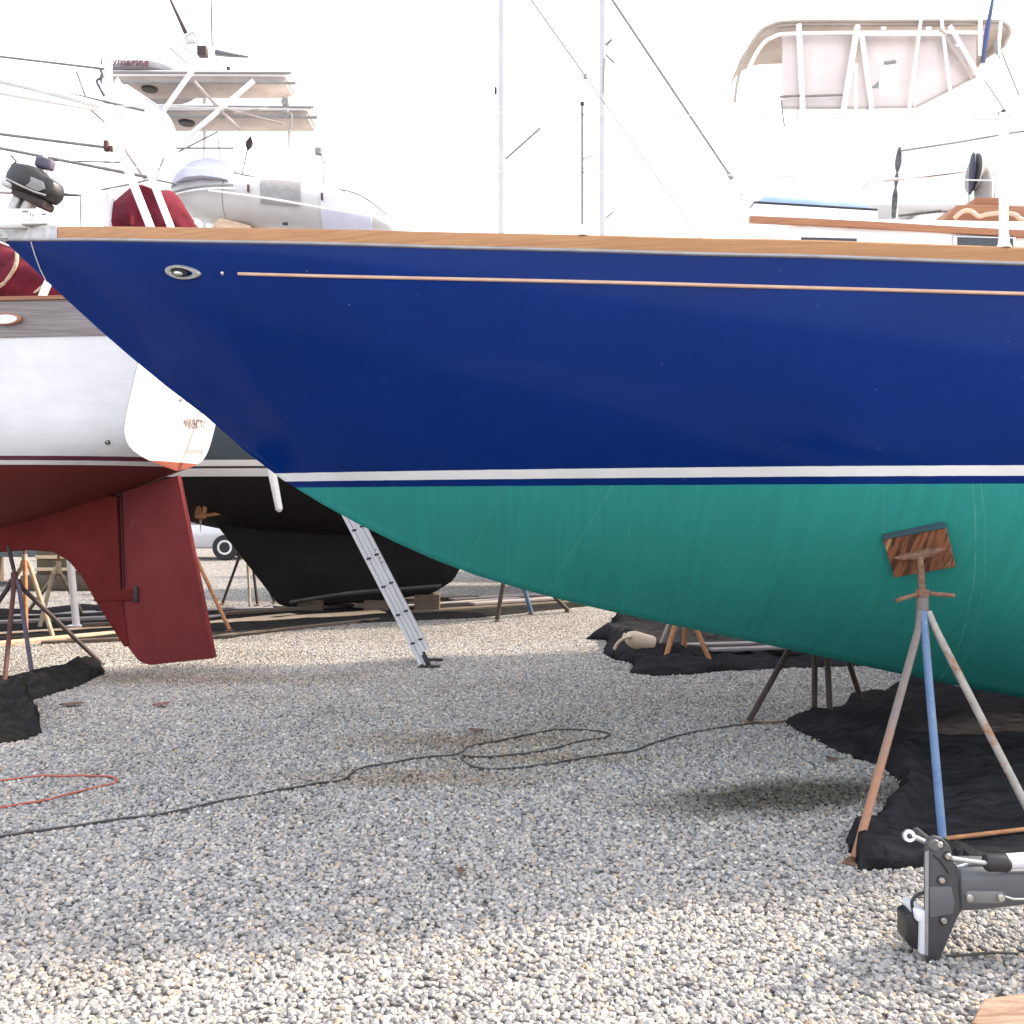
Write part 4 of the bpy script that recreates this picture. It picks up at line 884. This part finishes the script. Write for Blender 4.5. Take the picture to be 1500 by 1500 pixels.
MB().prism([Vector((x, 8.97, z)) for x, z in ((3.75, 3.35), (8.2, 3.35), (8.2, 3.8), (4.1, 3.8))], (0, .05, 0)).build('window', GLASSD, sal)
MB().prism([Vector((x, 8.9, z)) for x, z in ((2.4, 4.26), (8.8, 4.26), (8.8, 4.95), (2.6, 5.1))], (0, 2.8, 0), .06).build('flybridge', WHITE, my)
YM = 9.6
def mp(px, py, d=0): return W(px, py, YM+d)
edge = smooth_line([mp(1076, 150), mp(1080, 120), mp(1092, 80), mp(1110, 50), mp(1128, 38), mp(1160, 32), mp(1300, 31), mp(1440, 31), mp(1470, 34), mp(1479, 48), mp(1472, 64)], 5)
def shell(line, dep, th): return [[p, p+Vector((0, dep*.5, .06)), p+Vector((0, dep, 0)), p+Vector((0, dep, -th)), p+Vector((0, dep*.5, .06-th)), p+Vector((0, 0, -th))] for p in line]
MB().loft(shell(edge[12:], .85, .035), True, True).build('canvas_top', mk('beige_top_canvas', (.34, .29, .255), (.42, .37, .33), 3, rough=.9, spec=.2), my, 60)
MB().tube([p+Vector((0, -.01, 0)) for p in edge], .014, 8).build('canvas_edge', MATS['beige_top_canvas'], my)
inner = [p+Vector((.0, -.015, -.075)) for p in smooth_line([mp(1083, 150), mp(1087, 120), mp(1099, 84), mp(1116, 55), mp(1132, 44), mp(1160, 39), mp(1300, 37.5), mp(1440, 37.5)], 5)]
MB().tube(inner, .019, 8).build('frame_tube', WPAINT, my)
MB().prism([mp(1142, 46, .06), mp(1432, 46, .06), mp(1432, 52, .06), mp(1142, 53, .06)], (0, .02, 0)).build('valance', BEIGE, my)
pan = []
for px0, px1, yb0, yb1 in ((1146, 1252, 158, 158), (1256, 1340, 158, 157), (1342, 1430, 157, 112)):
    o = MB().prism([mp(px0, 52, .05), mp(px1, 52, .05), mp(px1, yb1, .02), mp(px0, yb0, .02)], (0, .012, 0), .002).build('enclosure_panel', PINKV, my); pan.append(o)
    MB().tube([mp(px0, yb0, .01), mp(px1, yb1, .01)], .012, 6).build('panel_hem', BEIGE, o)
MB().prism([mp(1288, 98, .025), mp(1318, 92, .025), mp(1318, 148, .025), mp(1288, 156, .025)], (0, .012, 0), .002).build('panel_window', WHITE, pan[1])
MB().prism([mp(1272, 132, .028), mp(1288, 118, .028), mp(1286, 140, .028), mp(1269, 164, .028)], (0, .01, 0)).build('strap', GREYPATCH, pan[1])
T([mp(1296, 92, .03), mp(1312, 90, .03)], .014, 'panel_zip', GREYPATCH, pan[1], 6)
for a, b_, r, mm in [((1170, 36), (1176, 165), .028, WPAINT), ((1256, 38), (1214, 292), .030, WPAINT), ((1262, 50), (1277, 158), .026, WPAINT), ((1349, 28), (1332, 158), .017, WPAINT), ((1379, 28), (1394, 150), .017, WPAINT),
                 ((1391, 38), (1434, 112), .024, WPAINT), ((1378, 44), (1424, 114), .020, BEIGE), ((1436, 30), (1436, 80), .022, WPAINT), ((1466, 32), (1459, 110), .018, WPAINT), ((1256, 50), (1380, 50), .016, WPAINT),
                 ((1218, 236), (1213, 300), .026, BEIGE), ((1467, 76), (1493, 140), .008, GREYROPE), ((1442, 117), (1474, 165), .007, GREYROPE), ((1456, 60), (1463, 86), .018, GREYPATCH)]:
    T([mp(a[0], a[1], -.03), mp(b_[0], b_[1], -.03)], r, 'frame_tube', mm, my, 8)
for px, py in ((1294, 42), (1360, 42), (1403, 67)): MB().box(mp(px, py, -.03), (.055, .02, .04), None, .006).build('tube_fitting', LAMP, my)
T([mp(1142, 142, -.04), mp(1172, 140, -.04)], .011, 'panel_rod', GREYROPE, my, 6); T([mp(1178, 141, -.04), mp(1234, 139, -.04)], .011, 'panel_rod', GREYROPE, my, 6)
T([mp(1144, 146), mp(1149, 185)], .008, 'hanging_cord', GREYROPE, my, 6)
T([mp(1160, 242, -.06), mp(1171, 246, -.06)], .010, 'grab_rail', GREYROPE, my, 6); T([mp(1178, 246, -.06), mp(1212, 242, -.06)], .010, 'grab_rail', GREYROPE, my, 6)
T([mp(1440, 92, -.1), mp(1446, 45, -.1), mp(1456, -10, -.1), mp(1478, -140, -.1)], [.024, .026, .012, .010], 'whip_aerial', mk('blue_aerial', (.03, .05, .20), (.05, .06, .10), 4, rough=.4), my, 8)
for pts in ([(1462, 166), (1478, 170), (1470, 180)], [(1474, 193), (1490, 190), (1493, 200), (1490, 212)]):
    MB().tube([mp(px, py, -.1) for px, py in pts], .016, 6).build('rigging_clip', GREYPATCH, my)
for x in (3.0, 4.7): MB().tube([Vector((x, 10.4, 4.9)), Vector((x, 10.4, 6.2))], .02, 8).build('frame_tube', WPAINT, my)
MB().prism([Vector((2.75, 9.6, 4.9)), Vector((8.0, 9.6, 4.9)), Vector((8.0, 9.6, 5.40)), Vector((2.85, 9.6, 5.40))], (0, .03, 0), .005).build('spray_dodger', WHITE, my)
block(Vector((5.5, 10.3, 0)), (2.6, .5, .58), 2, 'stacked timber cribbing under the white motor yacht', DARKWOOD)

# ---------------------------------------------------------------- parked car far off
car = thing('parked_car', 'silver car parked far off beyond the gap between red rudder and black keel', 'car', (-9.2, 28.0, 0))
def cp(x, z, y=0): return Vector((-9.2+x, 27.1+y, z))
MB().prism([cp(-2.1, .32), cp(2.1, .32), cp(2.2, .55), cp(2.12, .85), cp(1.2, .98), cp(-2.1, .98), cp(-2.2, .6)], (0, 1.75, 0), .07).build('body', CARP, car)
gh = MB().prism([cp(-2.0, .985, .08), cp(1.15, .985, .08), cp(.45, 1.52, .14), cp(-1.7, 1.55, .14)], (0, 1.55, 0), .06).build('cabin', CARP, car)
for x0, x1, x2, x3 in ((-1.75, -.7, -.75, -1.6), (-.6, .25, .2, -.6), (.35, .9, .42, .3)): MB().prism([cp(x0, 1.03, .06), cp(x1, 1.03, .06), cp(x2, 1.44, .11), cp(x3, 1.44, .11)], (0, .03, 0)).build('window', GLASSD, gh)
for x in (-1.35, 1.35):
    for y in (.02, 1.6):
        wh = MB().lathe([(.2, -.09), (.33, -.09), (.35, -.04), (.35, .08), (.33, .12), (.2, .12)], cp(x, .35, y), (0, 1, 0), 24).build('wheel', RUBBER, car)
        MB().lathe([(.21, -.085), (.19, -.1), (.06, -.07), (0, -.07)], cp(x, .35, y), (0, 1, 0), 20).build('rim', ALU, wh)
for y in (.15, 1.4): MB().box(cp(2.12, .70, y+.05), (.1, .3, .14), None, .03).build('headlight', LAMP, car)
MB().box(cp(2.18, .45, .87), (.1, 1.6, .16), None, .03).build('bumper', BLACK, car)

# ================================================================ TIMBER AND SHEETS ON THE GROUND
def lie(name, label, a, b_, wdt, th, mat, cat, z=0, group=None, sag=0):
    A = G(*a); B = G(*b_); d = B-A; ln = d.length; M = Matrix.Rotation(math.atan2(d.y, d.x), 3, 'Z')
    b2 = bmesh.new(); bmesh.ops.create_cube(b2, size=1); bmesh.ops.bisect_plane
    o = MB().box((A+B)/2+Vector((0, 0, th/2+z+.003)), (ln, wdt, th), M @ Matrix.Rotation(R(random.uniform(-.4, .4)), 3, 'Y'), .006, 1).build(name, mat, None, 30)
    b2.free()
    return tag(o, label, cat, group)
GP = 'weathered planks scattered under the dark boat'
PL = 'weathered plank lying on the gravel in the litter of timber below the dark boat'
for i, (a, b_, wd, th, mt, z) in enumerate([((180, 928), (430, 903), .20, .035, TAN, 0), ((320, 914), (560, 900), .30, .04, TAN, 0), ((230, 914), (450, 893), .14, .04, GREYWOOD, .0), ((330, 905), (520, 893), .12, .05, DARKWOOD, .04),
        ((300, 936), (560, 908), .10, .03, DARKWOOD, 0), ((420, 888), (700, 878), .16, .06, DARKWOOD, 0), ((560, 893), (760, 880), .14, .05, GREYWOOD, .0), ((600, 900), (850, 884), .18, .05, DARKWOOD, 0), ((690, 891), (880, 879), .22, .04, GREYWOOD, .05),
        ((660, 881), (830, 872), .3, .05, GREYWOOD, 0), ((-60, 952), (190, 930), .18, .05, TAN, 0), ((-40, 934), (200, 920), .16, .04, TAN, 0), ((-40, 918), (190, 908), .14, .06, GREYWOOD, 0), ((60, 945), (230, 936), .07, .04, DARKWOOD, .0), ((20, 905), (180, 898), .20, .04, GREYWOOD, 0),
        ((280, 896), (400, 892), .25, .03, GREYWOOD, 0), ((120, 924), (290, 917), .08, .05, DARKWOOD, .04)]):
    lie('plank', PL, a, b_, wd, th, mt, 'plank', z, GP)
for px, py, lb in ((455, 897, 'dark timber block under the black keel at its rear heel, left of the ladder'), (556, 893, 'dark timber block under the black keel just left of the ladder rail'), (632, 888, 'dark timber block under the black keel just right of the ladder')):
    p = G(px, py); block(Vector((p.x, 14.45, 0)), (.36, .5, .17 if px < 600 else .25), 3, lb, DARKWOOD)

def sheet(name, label, outline, mat, amp=.05, ws=2.2, folds=(), res=.07, base=.024, cat='sheet', fine=.012, parent=None):
    """crumpled ground cloth: outline on the ground, wrinkles and folds as real height"""
    P = [G(px, py) for px, py in outline]; P2 = []
    for i, p in enumerate(P):
        q = P[(i+1) % len(P)]; n = max(1, int((q-p).length/(res*.8)))
        for k in range(n):
            t = k/n; v = p.lerp(q, t); dn = (q-p).normalized().cross(Vector((0, 0, 1)))
            P2.append(v+dn*(.028*noise.noise(v*3.1)+.012*noise.noise(v*11)) if k else v)
    nb = len(P2); xs = [p.x for p in P2]; ys = [p.y for p in P2]; pts = [Vector((p.x, p.y)) for p in P2]
    y = min(ys)
    while y < max(ys):
        x = min(xs)
        while x < max(xs):
            pts.append(Vector((x+random.uniform(-.3, .3)*res, y+random.uniform(-.3, .3)*res))); x += res
        y += res
    vo, eo, fo, *_ = delaunay_2d_cdt(pts, [(i, (i+1) % nb) for i in range(nb)], [], 1, 1e-4)
    bd = [Vector((p.x, p.y)) for p in P2]
    V = []
    for v in vo:
        d = min((v-b_).length for b_ in bd); e = min(d/.10, 1)
        p = Vector((v.x, v.y, 0))
        wv = p+Vector((noise.noise(p*1.3), noise.noise(p*1.3+Vector((9, 0, 0))), 0))*.35
        h = base+amp*(1-abs(noise.noise(Vector((wv.x*ws, wv.y*ws*1.6, 0)))*2.2))**2*e+fine*noise.noise(p*9)*e
        for (fx, fy, gx, gy, wd, hh) in folds:
            A, B = G(fx, fy), G(gx, gy); ab = Vector((B.x-A.x, B.y-A.y)); t = max(0, min(1, (v-Vector((A.x, A.y))).dot(ab)/ab.dot(ab)))
            dd = (v-(Vector((A.x, A.y))+ab*t)).length+.03*noise.noise(p*4); h += hh*math.exp(-(dd/wd)**2)*(.45+.9*abs(noise.noise(p*2.4+Vector((3, 3, 0)))))
        V.append(Vector((v.x, v.y, max(h, .012) if d > .01 else .006)))
    o = MB().add(V, fo).build(name, mat, parent, 70)
    sm = o.modifiers.new('thickness', 'SOLIDIFY'); sm.thickness = .006; sm.offset = 1
    return tag(o, label, cat) if not parent else o
sheet('ground_cloth', 'large black ground cloth wrinkled on the gravel below the boat stand with the plywood pad', [(1148, 1060), (1172, 1074), (1205, 1092), (1250, 1112), (1292, 1126), (1318, 1148), (1322, 1166), (1304, 1190), (1282, 1214), (1246, 1230), (1241, 1250), (1254, 1281), (1300, 1277), (1380, 1272), (1480, 1268), (1620, 1262), (1900, 1180), (1760, 1060), (1620, 1030), (1500, 1022), (1420, 1016), (1345, 1010), (1310, 1014), (1290, 1024), (1250, 1030), (1225, 1040), (1180, 1046)],
      CLOTH, .045, 1.5, fine=.012, folds=[(1180, 1062, 1270, 1085, .12, .07), (1270, 1085, 1330, 1108, .10, .07), (1330, 1112, 1340, 1165, .06, .10), (1340, 1165, 1270, 1235, .07, .11), (1262, 1240, 1262, 1270, .08, .10), (1250, 1032, 1345, 1014, .10, .10), (1345, 1018, 1520, 1030, .12, .07), (1300, 1050, 1340, 1040, .15, .05), (1270, 1272, 1400, 1268, .10, .05), (1220, 1070, 1262, 1118, .045, .07), (1190, 1055, 1300, 1075, .05, .07), (1240, 1048, 1330, 1060, .05, .06), (1280, 1080, 1330, 1150, .04, .08), (1400, 1060, 1560, 1075, .05, .035), (1390, 1110, 1600, 1120, .05, .03), (1400, 1160, 1640, 1150, .06, .03), (1390, 1210, 1480, 1170, .05, .04), (1335, 1170, 1300, 1262, .05, .07)], res=.04)
sheet('ground_cloth', 'bunched charcoal ground cloth by the dark boat stand at the left edge of the photo', [(-90, 1100), (0, 1092), (40, 1085), (64, 1076), (52, 1050), (40, 1030), (75, 1020), (115, 1008), (154, 988), (135, 970), (120, 968), (80, 980), (20, 992), (-90, 1000)], CLOTHG, .05, 2.4,
      folds=[(-60, 1040, 40, 1040, .14, .16), (20, 1062, 55, 1070, .09, .13), (-60, 1075, 30, 1068, .12, .12), (40, 1010, 140, 982, .13, .09), (0, 1010, 60, 1015, .12, .10), (-20, 1030, 20, 1085, .05, .09), (30, 1035, 52, 1072, .05, .10), (60, 1018, 148, 990, .05, .07), (100, 985, 150, 985, .05, .06)], res=.045, fine=.03)
sheet('ground_cloth', 'crumpled black sheet heaped round the orange stand legs beyond the green bottom', [(858, 936), (890, 938), (882, 958), (900, 968), (925, 974), (922, 988), (960, 992), (1010, 990), (1060, 985), (1130, 982), (1210, 979), (1330, 976), (1330, 958), (1200, 950), (1100, 936), (1000, 915), (930, 908), (895, 905), (898, 920), (882, 926)], CLOTH, .06, 2.0,
      folds=[(905, 935, 930, 965, .2, .20), (905, 915, 960, 915, .2, .22), (930, 975, 985, 970, .16, .18), (1000, 960, 1100, 972, .2, .08), (950, 985, 1050, 982, .14, .12), (980, 925, 1100, 945, .3, .1)], res=.085)
for i, (a, b_) in enumerate([((1000, 962), (1150, 957)), ((1040, 969), (1230, 962)), ((1120, 962), (1330, 966))]):
    lie('lath', 'pale flattened lath on the black sheet beyond the green bottom', a, b_, .12, .03, GREYWOOD, 'lath', .10, 'laths on the black sheet')
sheet('ground_cloth', 'flat dark ground cloth under the timber litter beyond the red rudder', [(-120, 905), (160, 897), (560, 884), (880, 872), (900, 884), (700, 905), (480, 915), (330, 936), (120, 940), (-120, 948)], CLOTHG, .02, 1.2, res=.25)
sheet('ground_cloth', 'black ground cloth strip on bright gravel under the far pale stands at left', [(-60, 893), (60, 895), (150, 888), (240, 884), (240, 893), (150, 901), (60, 905), (-60, 905)], CLOTH, .05, 1.2, res=.22)
# cream jug lying on the black sheet
jp = G(936, 955, .12)
jug = thing('jug', 'cream plastic jug lying on its side on the crumpled black sheet', 'jug', (jp.x, jp.y, .1))
ax = Vector((.92, .12, -.28)).normalized()
MB().lathe([(.0, -.15), (.075, -.15), (.085, -.13), (.085, .06), (.06, .12), (.035, .14), (.035, .165), (0, .166)], jp+Vector((0, 0, .11)), -ax, 24).build('body', CREAMPL, jug)
MB().tube(smooth_line([jp+Vector((-.09, -.08, .16)), jp+Vector((-.16, -.11, .15)), jp+Vector((-.22, -.10, .10)), jp+Vector((-.25, -.08, .04))], 4), .016, 8).build('handle', CREAMPL, jug)
# grey sled of junk under the red hull far left
jk = thing('dark_dinghy', 'upturned dark grey dinghy far beyond the stands under the red hull', 'dinghy', (-9.0, 19.5, 0))
MB().loft([[Vector((-9.3+x, 19.5+wd*math.cos(math.pi*k/12), .55+hh*math.sin(math.pi*k/12))) for k in range(13)] for x, wd, hh in ((-1.9, .1, .05), (-1.5, .5, .22), (-.5, .7, .32), (.7, .7, .32), (1.5, .62, .28), (1.65, .55, .18))]).build('hull', mk('grey_green_paint', (.05, .065, .065), (.035, .045, .045), 4, rough=.7), jk)
for x in (-10.4, -8.3): MB().box(Vector((x, 19.5, .28)), (.12, 1.3, .55), None, .01).build('trestle', DARKWOOD, jk)
MB().box(Vector((-9.1, 18.9, .70)), (2.6, .06, .07), None, .01).build('gunwale', TAN, jk)
cr = thing('crate', 'olive wooden crate on dark skids in the gap beneath the red hull', 'crate', (-8.1, 18.2, 0))
MB().box(Vector((-8.1, 18.2, .52)), (1.0, .6, .5), None, .015).build('box', mk('olive_paint', (.10, .09, .05), (.06, .05, .03), 5, rough=.8), cr)
for z in (.38, .6): MB().box(Vector((-8.1, 17.89, z)), (1.04, .03, .06), None, .005).build('slat', TAN, cr)
MB().box(Vector((-8.1, 18.2, .14)), (1.5, .8, .26), None, .02).build('skid', DARKWOOD, cr)

# ================================================================ LADDER
lad = thing('ladder', 'aluminium extension ladder seen edge on, leaning up left behind the blue bow', 'ladder', G(634, 974))
Af = G(627, 972, .05); At = W(349, 434, 9.55)
d = (At-Af).normalized(); side = Vector((-.155, 1, 0)); side = (side-d*side.dot(d)).normalized(); wv = d.cross(side); wv = wv if wv.x > 0 else -wv
ln = (At-Af).length+.05
M = Matrix((wv, side, d)).transposed()
for k, off in enumerate((-.0415, .0415)):
    l0 = .0 if k == 0 else .12
    for yy in (0, .40):
        c0 = Af+wv*off+side*yy+d*(l0+ln/2)
        o = MB().box(c0, (.082, .004, ln), M).box(c0+wv*.038+side*.012, (.005, .028, ln), M).box(c0-wv*.038+side*.012, (.005, .028, ln), M).build('side_rail', ALU, lad)
        MB().box(c0-side*.003, (.012, .003, ln-.02), M).build('rail_groove', mk('groove_aluminium', (.42, .42, .45), (.36, .36, .38), 10, rough=.5, metal=.4), o)
    rg = 0.24
    while rg < ln-.1:
        p = Af+wv*off+d*rg
        r_ = MB().tube([p-side*.006, p+side*.41], .016, 10).build('rung', ALU, lad)
        MB().box(p-side*.0055, (.042, .008, .021), M @ Matrix.Rotation(R(14), 3, 'Y'), .003, 1).build('rung_cap', BLACK, r_)
        rg += .305
for yy in (0, .4):
    o = MB().box(Af+wv*.0+side*yy-side*.008+d*.04, (.045, .012, .12), M, .004).box(Vector((Af.x+.04, Af.y+yy*side.y, .025)), (.15, .06, .022), None, .004).build('pivot_foot', BLACK, lad)
MB().box(Af+wv*-.07-side*.006+d*-.0, (.05, .012, .05), M, .004).build('rail_end_cap', BLACK, lad)
for k in range(4): MB().box(Af+wv*.055-side*.004+d*(1.20-k*.045), (.014, .003, .010), M).build('warning_mark', BLACK, lad)

# ================================================================ CORDS
def cord(name, label, pts, r, mat, cat='cord', lift=.016):
    P = [G(px, py) for px, py in pts]
    q = smooth_line([Vector((p.x, p.y, lift)) for p in P], 9)
    q = [p+Vector((.012*noise.noise(p*5), .02*noise.noise(p*4+Vector((5, 0, 0))), .006*noise.noise(p*7))) for p in q]
    o = MB().tube(q, r, 7).build(name, mat, None, 60); return tag(o, label, cat)
cord('extension_cord', 'long black cord looping across the gravel to the dark boat stand', [(-160, 1255), (0, 1229), (90, 1218), (165, 1206), (230, 1198), (320, 1179), (400, 1163), (460, 1153), (500, 1146), (525, 1131), (560, 1124), (620, 1113), (665, 1110), (690, 1096), (735, 1088), (790, 1076), (825, 1072), (868, 1073), (893, 1078), (880, 1085), (845, 1091), (800, 1102), (750, 1110), (700, 1113), (678, 1112), (680, 1120), (700, 1128), (745, 1129), (810, 1122), (860, 1113), (925, 1104), (965, 1089), (1010, 1077), (1060, 1068), (1100, 1064), (1150, 1059)], .0065, BLKCORD)
cord('extension_cord', 'orange red cord making a narrow loop at the left edge of the gravel', [(-80, 1152), (0, 1147), (40, 1142), (75, 1140), (120, 1141), (160, 1142), (172, 1147), (160, 1153), (120, 1163), (80, 1173), (50, 1179), (0, 1187), (-80, 1205)], .0055, REDCORD)
cord('rusty_rod', 'rusty rod lying between the dark boat stand foot and the black cloth', [(1100, 1062), (1130, 1062), (1165, 1058)], .012, RUST, 'rod')
cord('pull_cord', 'thin dark cord on pale gravel below the grey outboard leg', [(1385, 1405), (1420, 1404), (1470, 1403), (1560, 1401), (1700, 1396)], .005, BLKCORD)

# ================================================================ GREY OUTBOARD LYING AT THE RIGHT
YO = 3.42
out = thing('outboard_motor', 'grey outboard lying on the gravel, its dark clamp bracket upright, at the right edge', 'outboard motor', (W(1440, 1400, YO).x, YO+.1, 0))
def op(px, py, d=0): return W(px, py, YO+d)
plate = [(1356, 1262), (1357, 1240), (1362, 1229), (1370, 1225), (1381, 1228), (1392, 1240), (1397, 1256), (1402, 1290), (1406, 1320), (1405, 1338), (1400, 1352), (1390, 1375), (1379, 1402), (1370, 1416), (1361, 1419), (1357, 1405), (1357, 1390), (1356, 1330)]
for dd in (0, .17):
    o = MB().prism([op(px, py, dd) for px, py in plate], (0, .022, 0), .005).build('clamp_plate', GREYPD, out)
    if dd == 0:
        MB().prism([op(px, py, -.004) for px, py in ((1361, 1299), (1394, 1299), (1399, 1322), (1396, 1339), (1362, 1345))], (0, .008, 0), .003).build('raised_panel', GREYP, o)
        MB().tube([op(1368, 1252, -.001), op(1378, 1262, -.001), op(1390, 1279, -.001)], .004, 6).build('casting_rib', BLACK, o)
        MB().prism([op(px, py, -.006) for px, py in ((1356, 1250), (1361, 1246), (1360, 1400), (1356, 1400))], (0, .01, 0), .002).build('edge_strip', GREYPATCH, o)
        for px, py in ((1376, 1237), (1388, 1254), (1379, 1289), (1382, 1348), (1365, 1410)):
            MB().lathe([(.0125, 0), (.0125, .004), (.009, .010), (.0, .011)], op(px, py, -.0005), (0, -1, 0), 14).build('bolt', STEEL, o)
            MB().lathe([(.017, 0), (.017, .003), (.0, .0035)], op(px, py, .0), (0, -1, 0), 14).build('washer', BLACK, o)
MB().lathe([(.0, -.009), (.018, -.008), (.022, 0), (.022, .03)], op(1369, 1238, .0), (0, 1, 0), 18).build('tilt_tube', mk('dull_grey_casting', (.12, .12, .12), (.09, .09, .09), 20, rough=.5), out)
MB().lathe([(.014, .0), (.014, .17)], op(1371, 1241, .02), (0, 1, 0), 12).build('tilt_shaft', GREYPD, out)
MB().prism([op(px, py, .02) for px, py in ((1398, 1262), (1408, 1275), (1412, 1300), (1412, 1325), (1406, 1342), (1398, 1350))], (0, .15, 0), .008).build('swivel_bracket', GREYPD, out)
# leg, tapering away to gearcase, skeg resting on gravel outside the photo
def legrow(px, yt, yb, dy0, dy1):
    a, b_ = op(px, yt), op(px, yb); h = (a.z-b_.z)/2; cz = (a.z+b_.z)/2; cy = YO+(dy0+dy1)/2; hy = (dy1-dy0)/2
    return [Vector((a.x, cy+hy*(abs(math.cos(t))**.6*(1 if math.cos(t) > 0 else -1)), cz+h*(abs(math.sin(t))**.6*(1 if math.sin(t) > 0 else -1)))) for t in [2*math.pi*k/28 for k in range(28)]]
lg = MB().loft([legrow(1409, 1278, 1340, .02, .17), legrow(1413, 1274, 1344, .01, .18), legrow(1450, 1274, 1342, .01, .18), legrow(1500, 1275, 1336, .012, .178), legrow(1560, 1280, 1330, .03, .16), legrow(1680, 1285, 1325, .05, .14), legrow(1800, 1285, 1325, .05, .14)], True, True).build('leg', GREYP, out, 50)
MB().prism([op(px, py, -.002) for px, py in ((1414, 1311), (1418, 1306), (1468, 1306), (1474, 1311), (1474, 1319), (1468, 1324), (1418, 1324), (1414, 1319))], (0, .02, 0), .004).build('strap_plate', mk('strap_grey', (.16, .16, .155), (.13, .13, .128), 8, rough=.45), lg)
for px in (1420, 1466): MB().lathe([(.014, 0), (.012, .006), (.0, .009)], op(px, 1315, -.004), (0, -1, 0), 14).build('bolt', STEEL, lg)
T([op(1472, 1313, -.006), op(1484, 1317, -.006), op(1520, 1317, -.006)], .004, 'wire_link', STEEL, lg, 6)
MB().lathe([(.0, -.3), (.045, -.22), (.055, 0), (.05, .2), (.03, .3)], op(1810, 1305, .09)+Vector((.05, 0, -.02)), (0, 0, 1), 16).build('gearcase', GREYP, lg)
MB().prism([op(1795, 1330, .085), op(1830, 1330, .085), op(1828, 1418, .085), op(1812, 1418, .085)], (0, .012, 0)).build('skeg', GREYPD, lg)
MB().tube([op(1394, 1257, -.02), op(1420, 1261, -.02), op(1446, 1264, -.02)], .0085, 10).build('steering_rod', STEEL, out)
MB().tube([op(1396, 1272, .05), op(1420, 1265, .05), op(1440, 1268, .05)], .006, 8).build('link_arm', STEEL, out)
MB().lathe([(.026, 0), (.031, .008), (.030, .06), (.032, .07), (.027, .08)], op(1443, 1263, -.01), (1, 0, -.03), 20).build('grip_collar', BLACK, out)
MB().tube([op(1474, 1262, -.01), op(1520, 1259, -.01), op(1640, 1258, -.01)], .026, 16).build('tiller_tube', PADW, out)
MB().lathe([(.024, 0), (.03, .01), (.03, .10), (.022, .115), (0, .117)], op(1638, 1258, -.01), (1, 0, 0), 18).build('twist_grip', BLACK, out)
MB().tube([op(1474, 1273, .03), op(1640, 1271, .03)], .012, 10).build('tiller_rail', STEEL, out)
ey = op(1331, 1224, .02); MB().tube([op(1366, 1238, .02), op(1345, 1228, .02), ey], [.008, .0085, .011], 10).lathe([(.009, -.008), (.021, -.008), (.022, .0), (.021, .008), (.009, .008)], ey, (0, -1, .25), 18).build('eye_lever', STEEL, out)
MB().lathe([(.009, 0), (.009, .001)], ey+Vector((0, -.0095, .001)), (0, -1, .25), 12).build('eye_hole', DARKV, out)
MB().prism([op(px, py, .0) for px, py in ((1341, 1333), (1356, 1334), (1363, 1344), (1362, 1401), (1348, 1398), (1349, 1352), (1343, 1350))], (0, .12, 0), .006).build('transom_pad', PADW, out)
MB().prism([op(px, py, .02) for px, py in ((1327, 1343), (1338, 1338), (1344, 1350), (1349, 1352), (1348, 1394), (1336, 1390), (1327, 1376), (1328, 1360))], (0, .09, 0), .008).build('clamp_screw_pad', BLACK, out)
MB().tube(smooth_line([op(1357, 1306, .03), op(1344, 1311, .03), op(1336, 1320, .03), op(1337, 1332, .03), op(1340, 1342, .03)], 5), .006, 8).build('cable', BLACK, out)
MB().box(op(1362, 1416, .095)+Vector((0, 0, -.006)), (.06, .2, .03), None, .006).build('heel_bolt_bar', GREYPD, out)

# splitting timber wedge at the bottom right corner
wb = [Vector((x, y, .008)) for x, y in ((1.35, 2.93), (1.50, 2.70), (1.86, 2.79), (1.72, 3.09), (1.44, 3.04))]
wt = [Vector((x, y, z)) for x, y, z in ((1.36, 2.935, .055), (1.50, 2.72, .088), (1.86, 2.81, .092), (1.72, 3.08, .088), (1.445, 3.03, .082))]
o = MB().add(wb+wt, [[0, 1, 2, 3, 4], [9, 8, 7, 6, 5]]+[[i, (i+1) % 5, 5+(i+1) % 5, 5+i] for i in range(5)]).build('timber_offcut', REDWOOD, None, 0)
bv = o.modifiers.new('worn_edges', 'BEVEL'); bv.width = .006; bv.segments = 2
tag(o, 'reddish split timber offcut at the bottom right corner of the gravel', 'timber offcut')
# leaves and scraps
def scrap(px, py, col, label, s=1):
    p = G(px, py); a = random.uniform(0, 3); rows = []
    for i in range(6):
        t = i/5-.5; wd = .028*s*(1-4*t*t)**.5+.003
        rows.append([p+Vector((math.cos(a)*t*.11*s-math.sin(a)*wd*k, math.sin(a)*t*.11*s+math.cos(a)*wd*k, .022+.012*abs(k)+.014*t*t)) for k in (-1, -.4, .4, 1)])
    o = MB().loft(rows).build('leaf', col, None, 60); m = o.modifiers.new('thickness', 'SOLIDIFY'); m.thickness = .002
    tag(o, label, 'leaf')
LEAFB = mk('dry_leaf', (.10, .06, .045), (.16, .09, .06), 20, rough=.8); LEAFR = mk('red_leaf', (.26, .10, .08), (.16, .07, .06), 20, rough=.8)
scrap(105, 1037, LEAFB, 'brown leaf on gravel right of the bunched charcoal cloth', 1.6)
scrap(237, 1037, LEAFR, 'reddish leaf on open gravel below the red rudder', 1.3)
scrap(697, 1076, LEAFB, 'dark leaf on gravel just above the loop of black cord', 1.0)
scrap(675, 1286, LEAFB, 'dark twig like leaf on shaded gravel in front of the cord', .55)
scrap(1218, 1119, LEAFB, 'dark leaf on gravel left of the large black cloth', .8)
